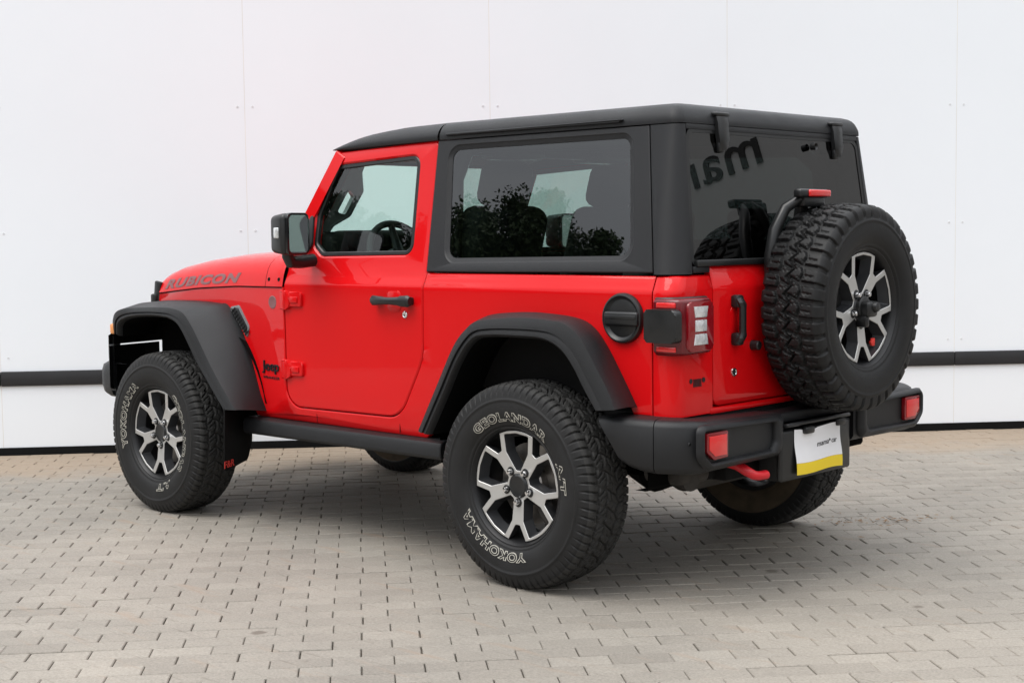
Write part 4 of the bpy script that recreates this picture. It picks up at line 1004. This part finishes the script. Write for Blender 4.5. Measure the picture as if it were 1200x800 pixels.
def rim_parts(root, s_dark=True):
    # machined face with ten openings
    FR = .2135; N_ = 5
    def pol(r, a): return (r*math.cos(a), r*math.sin(a))
    holes = []; rad = FR
    for k in range(5):
        a = PI/2+k*2*PI/5; ro = Matrix.Rotation(a-PI/2, 2)
        big = rp([(-.300, .925, .03), (0, .965, .0), (.300, .925, .03), (.265, .60, .05), (.052, .275, .03), (-.052, .275, .03), (-.265, .60, .05)], 4)
        holes.append([tuple(ro @ Vector((x*rad, y*rad))) for x, y in big])
        a = -PI/2+k*2*PI/5; ro = Matrix.Rotation(a+PI/2, 2)
        sm_ = rp([(-.215, -.992, .0), (-.06, -1.03, .0), (.06, -1.03, .0), (.215, -.992, .0), (.055, -.715, .04), (-.055, -.715, .04)], 4)
        holes.append([tuple(ro @ Vector((x*rad, y*rad))) for x, y in sm_])
    # outer outline: circle with the small forks cut through it
    circ = []
    forks = holes[1::2]; bigs = holes[0::2]
    outline = []
    for k in range(5):
        fk = forks[k]      # order: left rim corner, mid, mid, right rim corner, inner corner ...
        a = -PI/2+k*2*PI/5
        inner = fk[4:]     # right-inner round then left-inner round
        outline += [fk[3]]+inner+[fk[0]] if False else [fk[0]]+inner[::-1]+[fk[3]]
        a1 = math.atan2(fk[3][1], fk[3][0]); nx = forks[(k+1) % 5][0]; a2 = math.atan2(nx[1], nx[0])
        while a2 < a1: a2 += 2*PI
        outline += [pol(rad*1.012, t) for t in np.linspace(a1, a2, 16)[1:-1]]
    yf = lambda r: .093-.020*max(0, (rad-r)/rad)**1.3
    def fn(d0, shrink=0): return lambda u, v, d: (-u, yf(math.hypot(u, v))-d, v)
    P, f = panel_data(outline, fn(0), holes=bigs, roll=(.0022, .0015), thick=0, step=.011); b = B(); b.add(P, f)
    V2(root, 'machined_face', b, M['alloy'], 25)
    # painted flanks of the openings
    b = B()
    for h in bigs:
        c = Vector((sum(p[0] for p in h)/len(h), sum(p[1] for p in h)/len(h))); n_ = len(h); rows = []
        for (d, k_) in ((.0015, 1.0), (.012, .975), (.045, .80)): rows.append([(-(c.x+(p[0]-c.x)*k_), yf(math.hypot(*p))-d, c.y+(p[1]-c.y)*k_) for p in h])
        b.grid(rows, cv=True)
    ou = outline; rows = []
    for (d, k_) in ((.0015, 1.0), (.014, .99), (.05, .93)): rows.append([(-p[0]*k_, yf(math.hypot(*p))-d, p[1]*k_) for p in ou])
    b.grid(rows, cv=True, flip=True)
    V2(root, 'spoke_flanks', b, M['rimpaint'], 30)
    b = B(); b.lathe([(.1065, .2360), (.1085, .2335), (.1080, .2300), (.103, .2265), (.098, .2235), (.090, .2195), (.075, .2165), (.055, .2140), (.02, .205), (-.06, .200), (-.10, .215), (-.105, .234)], (0, 0, 0), (0, 1, 0), 96); V2(root, 'rim_barrel', b, M['rimdark'], 40)
    # hub cap, lug pockets and nuts
    b = B(); b.lathe([(.060, .050), (.078, .049), (.084, .046), (.0875, .038), (.086, .033), (.087, .0001)], (0, 0, 0), (0, 1, 0), 40)
    for k in range(5):
        a = -PI/2+k*2*PI/5; b.prism([(.0660*math.cos(a)+.0165*math.cos(t), .0660*math.sin(a)+.0175*math.sin(t)) for t in np.linspace(0, 2*PI, 20, endpoint=False)], lambda u, v, d: (-u, .0845-d, v), 0, .03, .001)
    V2(root, 'hub_cap', b, M['trim'], 40)
    for k in range(5):
        a = -PI/2+k*2*PI/5; b = B(); b.lathe([(.080, .0112), (.096, .0108), (.101, .0085), (.1025, .0001)], (-.0635*math.cos(a), 0, .0635*math.sin(a)), (0, 1, 0), 6 if False else 12); V2(root, 'lug_nut', b, M['chrome'], 30)
def V2(root, name, b, m, angle=35):
    o = b.build(name, m, root, angle); return o
def wheel(name, loc, rz, kind, lrot=None, base=None, brake=True, label=None):
    r = empty(name, loc); r.parent = SUV; r.matrix_parent_inverse = Matrix.Translation((-1.1, 0, 0)); r.rotation_euler = (0, 0, rz)
    if label: r['label'] = label
    if base is None or lrot != 'copy':
        b = tyre_mesh('tyre', kind)
        if lrot not in (None, 'copy'): letters_on_tyre(b, lrot)
        o = b.build('tyre', [M['rubber'] if kind == 'AT' else M['rubber_new'], M['letter'], M['tread'], M['rubber_dusty']], r, 50)
    else:
        t = [c for c in base.children if c.name.split('.')[0] == 'tyre'][0].copy(); C.objects.link(t); t.parent = r
    if base is None:
        rim_parts(r)
        if brake:
            b = B(); b.lathe([(-.02, .06), (-.02, .160), (.0, .160), (.0, .085), (.03, .08), (.045, .06), (.045, .0001)], (0, 0, 0), (0, 1, 0), 48); V2(r, 'brake_disc', b, M['steel'])
            b = B(); b.box((-.11, .005, -.095), (.09, .07, .09), .015, 2, rot=Matrix.Rotation(.7, 3, 'Y')); V2(r, 'brake_caliper', b, M['dusty'])
    else:
        for c in base.children:
            if c.name.split('.')[0] != 'tyre' and (brake or not c.name.startswith('brake')):
                q = c.copy(); C.objects.link(q); q.parent = r
    return r
TY = .800
w1 = wheel('wheel', (0, TY, .397), 0, 'AT', 0)
w2 = wheel('wheel', (2.46, TY, .397), 0, 'AT', 86, base=w1)
w3 = wheel('wheel', (0, -TY, .397), PI, 'AT', 'copy', base=w2)
w4 = wheel('wheel', (2.46, -TY, .397), PI, 'AT', 'copy', base=w2)
sp = wheel('spare_wheel', (-.847, -.089, 1.067), PI/2, 'MT', None, base=w1, brake=False)
b = B(); b.lathe([(.055, .060), (.075, .058), (.085, .048), (.098, .046), (.102, .040), (.102, .0001)], (0, 0, 0), (0, 1, 0), 32)
b.box((0, .112, -.005), (.070, .05, .060), .012, 3); b.lathe([(.10, .024), (.14, .022), (.15, .017), (.152, .0001)], (-.012, 0, .004), (0, 1, 0), 20); b.box((.02, .10, -.05), (.03, .05, .05), .01, 2)
V2(sp, 'camera_hub', b, M['trim'])
b = B(); b.prism(rp([(.09, -.155, .004), (.118, -.155, .004), (.118, -.125, .004), (.09, -.125, .004)], 3), lambda u, v, d: (-u, .0765-d, v), 0, .004); 
b.box((-.100, .074, -.140), (.030, .012, .020), .004, rot=Matrix.Rotation(.5, 3, 'Y')); V2(sp, 'red_mark', b, M['hookred'])
# spare carrier and high brake lamp
b = B(); b.box((-.725, -.089, 1.02), (.075, .34, .34), .03, 3); b.box((-.76, -.089, 1.065), (.12, .20, .20), .03); b.tube([(-.70, -.05, 1.15), (-.712, .0, 1.30), (-.72, .02, 1.40), (-.735, .03, 1.47), (-.765, .035, 1.497)], [.030, .030, .028, .026, .024], 12)
b.tube([(-.700, .19, 1.10), (-.706, .205, 1.27), (-.712, .185, 1.37), (-.728, .135, 1.455), (-.765, .09, 1.492)], [.024, .025, .024, .022, .018], 12); V_('spare_wheel_carrier', b, M['trim'])
b = B(); b.box((-.782, .036, 1.512), (.040, .200, .034), .010, 3); b.box((-.765, .02, 1.485), (.05, .15, .05), .010, 2); hb = V_('high_brake_lamp', b, M['trim'])
b = B(); b.box((-.803, .010, 1.512), (.014, .152, .027), .006, 3); V_('brake_lamp_lens', b, M['redbright'], hb)

# ------------------------------------------------------------------ paper over the number plate
def paper():
    t = empty('paper_sheet', (-.825, .05, .44)); tag(t, 'white paper sheet with a yellow band hung over the rear number plate', 'paper')
    def pf(u, v, w_):
        # u to the viewer's right (= -y), v up
        x = -.828-.010*math.sin(u*17+1.0)*(.7+v)-.018*(1-min(1, max(0, v/.17)))*(.5-.5*math.cos(u*12))-w_-.006*math.sin(v*40)*.4
        return (x+.825, -u, v+.004*math.sin(u*20))
    def sheet(v0, v1, cut=False):
        P = []
        for v in np.linspace(v0, v1, 14): P.append([pf(u, v-(.012*max(0, 1-abs(u+.07)/.05) if cut and v > v1-.03 else 0), 0) for u in np.linspace(-.165, .163, 30)])
        return P
    b = B(); b.grid(sheet(.043, .172, True)); b.build('white_field', M['paper'], t)
    b = B(); b.grid(sheet(-.002, .0425)); b.build('yellow_band', M['yellow'], t)
    b = B(); lettering(b, 'mama', .080, .014, lambda u, v, w_: pf(u+.020, v+.094, .0012+w_), .0004, shear=.2, fat=.0, space=1.0)
    lettering(b, 'car', .044, .014, lambda u, v, w_: pf(u+.106, v+.094, .0012+w_), .0004, shear=.2)
    b.prism([(.068, .101), (.076, .107), (.070, .113), (.063, .109)], lambda u, v, d: pf(u, v, .0012-d), -.0004, 0)
    b.build('black_lettering', M['ink'], t)
    return t
paper()

# ================================================================== SIGN WALL off to the right (seen in the rear window)
def sign_wall():
    E1 = Vector((-.955, -.287, 0)).normalized(); N1 = Vector((-.287, .955, 0)).normalized(); O = Vector((-5.6, -6.9, 0))
    t = empty('sign_wall', O); tag(t, 'plain pale grey wall with big black lettering, standing beyond the right edge, mirrored in the rear window', 'wall')
    rot = Matrix((E1, N1, Vector((0, 0, 1)))).transposed()
    b = B(); b.box((E1*4+N1*-.15+Vector((0, 0, 3))), (15, .3, 6), .01, rot=rot); b.build('wall_panel', M['signwall'], t)
    b = B(); lettering(b, 'mama car', 3.3, .26, lambda u, v, w_: E1*(u+.95)+N1*(.01+w_)+Vector((0, 0, 2.98+v)), .004, shear=.1, fat=.012, space=1.1); b.build('lettering', M['ink'], t)
sign_wall()

# ================================================================== TREES behind the viewer (seen in the side windows)
def tree(x, y, h, spread, kind, seed, label):
    rn = np.random.RandomState(seed)
    t = empty('tree', (x, y, 0)); tag(t, label, 'tree', 'trees opposite the wall')
    b = B(); b.tube([(0, 0, -.02), (.05, .03, h*.3), (.0, .08, h*.6), (.05, 0, h*.9)], [h*.030, h*.022, h*.014, h*.004], 10)
    for k in range(14):
        a = rn.rand()*6.28; z0 = h*(.22+.6*rn.rand()); l = spread*(.5+.4*rn.rand())*(1.1-z0/h); b.tube([(0, .03, z0), (math.cos(a)*l*.5, math.sin(a)*l*.5, z0+l*.25), (math.cos(a)*l, math.sin(a)*l, z0+l*.45)], [h*.008, h*.005, h*.002], 6)
    b.build('trunk', M['bark'], t)
    n_cl = 110; vs = []; fs = []
    for c in range(n_cl):
        z = h*(.12+.88*rn.rand()**.85); f_ = math.sin(min(1, (1.02-z/h)*1.5)*PI/2)*(.55+.45*min(1, z/h*3)); a = rn.rand()*6.28; rr = spread*f_*math.sqrt(rn.rand())
        if kind == 1: rr = spread*(1-z/h)*1.1*math.sqrt(rn.rand())
        cc = np.array([math.cos(a)*rr, math.sin(a)*rr, z]); cr = spread*(.13+.14*rn.rand())
        m_ = 230
        dv = rn.normal(size=(m_, 3)); dv /= np.linalg.norm(dv, axis=1)[:, None]; p = cc+dv*(rn.rand(m_, 1)**.4)*cr*np.array([1, 1, .8]); sz = .04+.06*rn.rand(m_)
        for q in range(m_):
            e1 = rn.normal(size=3); e1 /= np.linalg.norm(e1); e2 = np.cross(e1, rn.normal(size=3)); e2 /= np.linalg.norm(e2); o = len(vs); k = sz[q]
            vs += [tuple(p[q]-e1*k), tuple(p[q]+e2*k*.5), tuple(p[q]+e1*k), tuple(p[q]-e2*k*.5)]; fs.append((o, o+1, o+2, o+3))
    b = B(); b.add(vs, fs); b.build('crown', [M['leaf_dark'], M['leaf_mid']][seed % 2], t)
def trees():
    # a belt of trees roughly 34 m away, across the yard, and a farther unseen wood added to cut sky glare on the paint
    rw = np.random.RandomState(4); n_ = 26000; az = np.radians(rw.uniform(0, 215, n_)); rr = 70+rw.rand(n_)*8; top = 9.5+2.2*np.sin(az*13)+1.6*np.sin(az*31+1)+1.2*np.sin(az*67); zz = top*rw.rand(n_)**.7
    vs = []; fs = []
    for q in range(n_):
        e1 = rw.normal(size=3); e1 /= np.linalg.norm(e1); e2 = np.cross(e1, rw.normal(size=3)); e2 /= np.linalg.norm(e2); p = np.array([rr[q]*math.cos(az[q]), rr[q]*math.sin(az[q]), zz[q]]); k = .45+.5*rw.rand(); o = len(vs); vs += [tuple(p-e1*k), tuple(p+e2*k*.6), tuple(p+e1*k), tuple(p-e2*k*.6)]; fs.append((o, o+1, o+2, o+3))
    b = B(); b.add(vs, fs); wo = b.build('added_distant_wood', M['leaf_dark']); tag(wo, 'far-off dark wood added across the yard to cut sky glare, opposite the white wall', 'wood', kind='stuff')
    desc = ['tall bushy dark green tree', 'lower rounded green tree', 'slender conical tree', 'broad leafy tree']
    rn = random.Random(11); hs = [10.0, 9.9, 10.4, 10.7, 11.5, 11.7, 10.5, 11.1, 10.6, 10.8, 10.3]
    dirs = [36.5, 38.6, 40.9, 42.8, 44.6, 45.9, 47.2, 48.9, 50.8, 53, 55.5]
    names = ['first', 'second', 'third', 'fourth', 'fifth', 'sixth', 'seventh', 'eighth', 'ninth', 'tenth', 'last']
    for i, dgr in enumerate(dirs):
        R_ = 34+rn.uniform(-1, 1); x = R_*math.cos(math.radians(dgr)); y = .7+R_*math.sin(math.radians(dgr))
        tree(x, y, hs[i], 2.5+.6*rn.random(), 1 if i in (2, 7) else 0, 20+i, '%s, %s in the row mirrored in the side windows' % (desc[2] if i in (2, 7) else desc[0] if hs[i] > 10.65 else desc[1], names[i]))
trees()

# ================================================================== small debris on the paving
def debris():
    rn = random.Random(5); spots = [(1020, 'x')]
    b = B(); vs = []; fs = []
    cx, cy = -0.39, -1.11
    for k in range(120):
        q = rn.gauss(0, .16)+(.25*rn.random() if k % 3 == 0 else 0); e = rn.gauss(0, .035)*(1 if k % 3 else 3.2); x = cx-.654*q+.757*e; y = cy-.757*q-.654*e; a = rn.random()*6.28; l = .006+.014*rn.random(); w_ = l*.25; o = len(vs); z = .004+.003*rn.random()
        ca, sa = math.cos(a), math.sin(a)
        vs += [(x-ca*l, y-sa*l, z), (x+sa*w_, y-ca*w_, z+.003), (x+ca*l, y+sa*l, z), (x-sa*w_, y+ca*w_, z+.001)]; fs.append((o, o+1, o+2, o+3))
    b.add(vs, fs); o = b.build('leaf_litter', M['dryleaf']); o['kind'] = 'stuff'; o['label'] = 'thin scatter of brown leaf litter on the pavers right of the vehicle'; o['category'] = 'leaf litter'
debris()
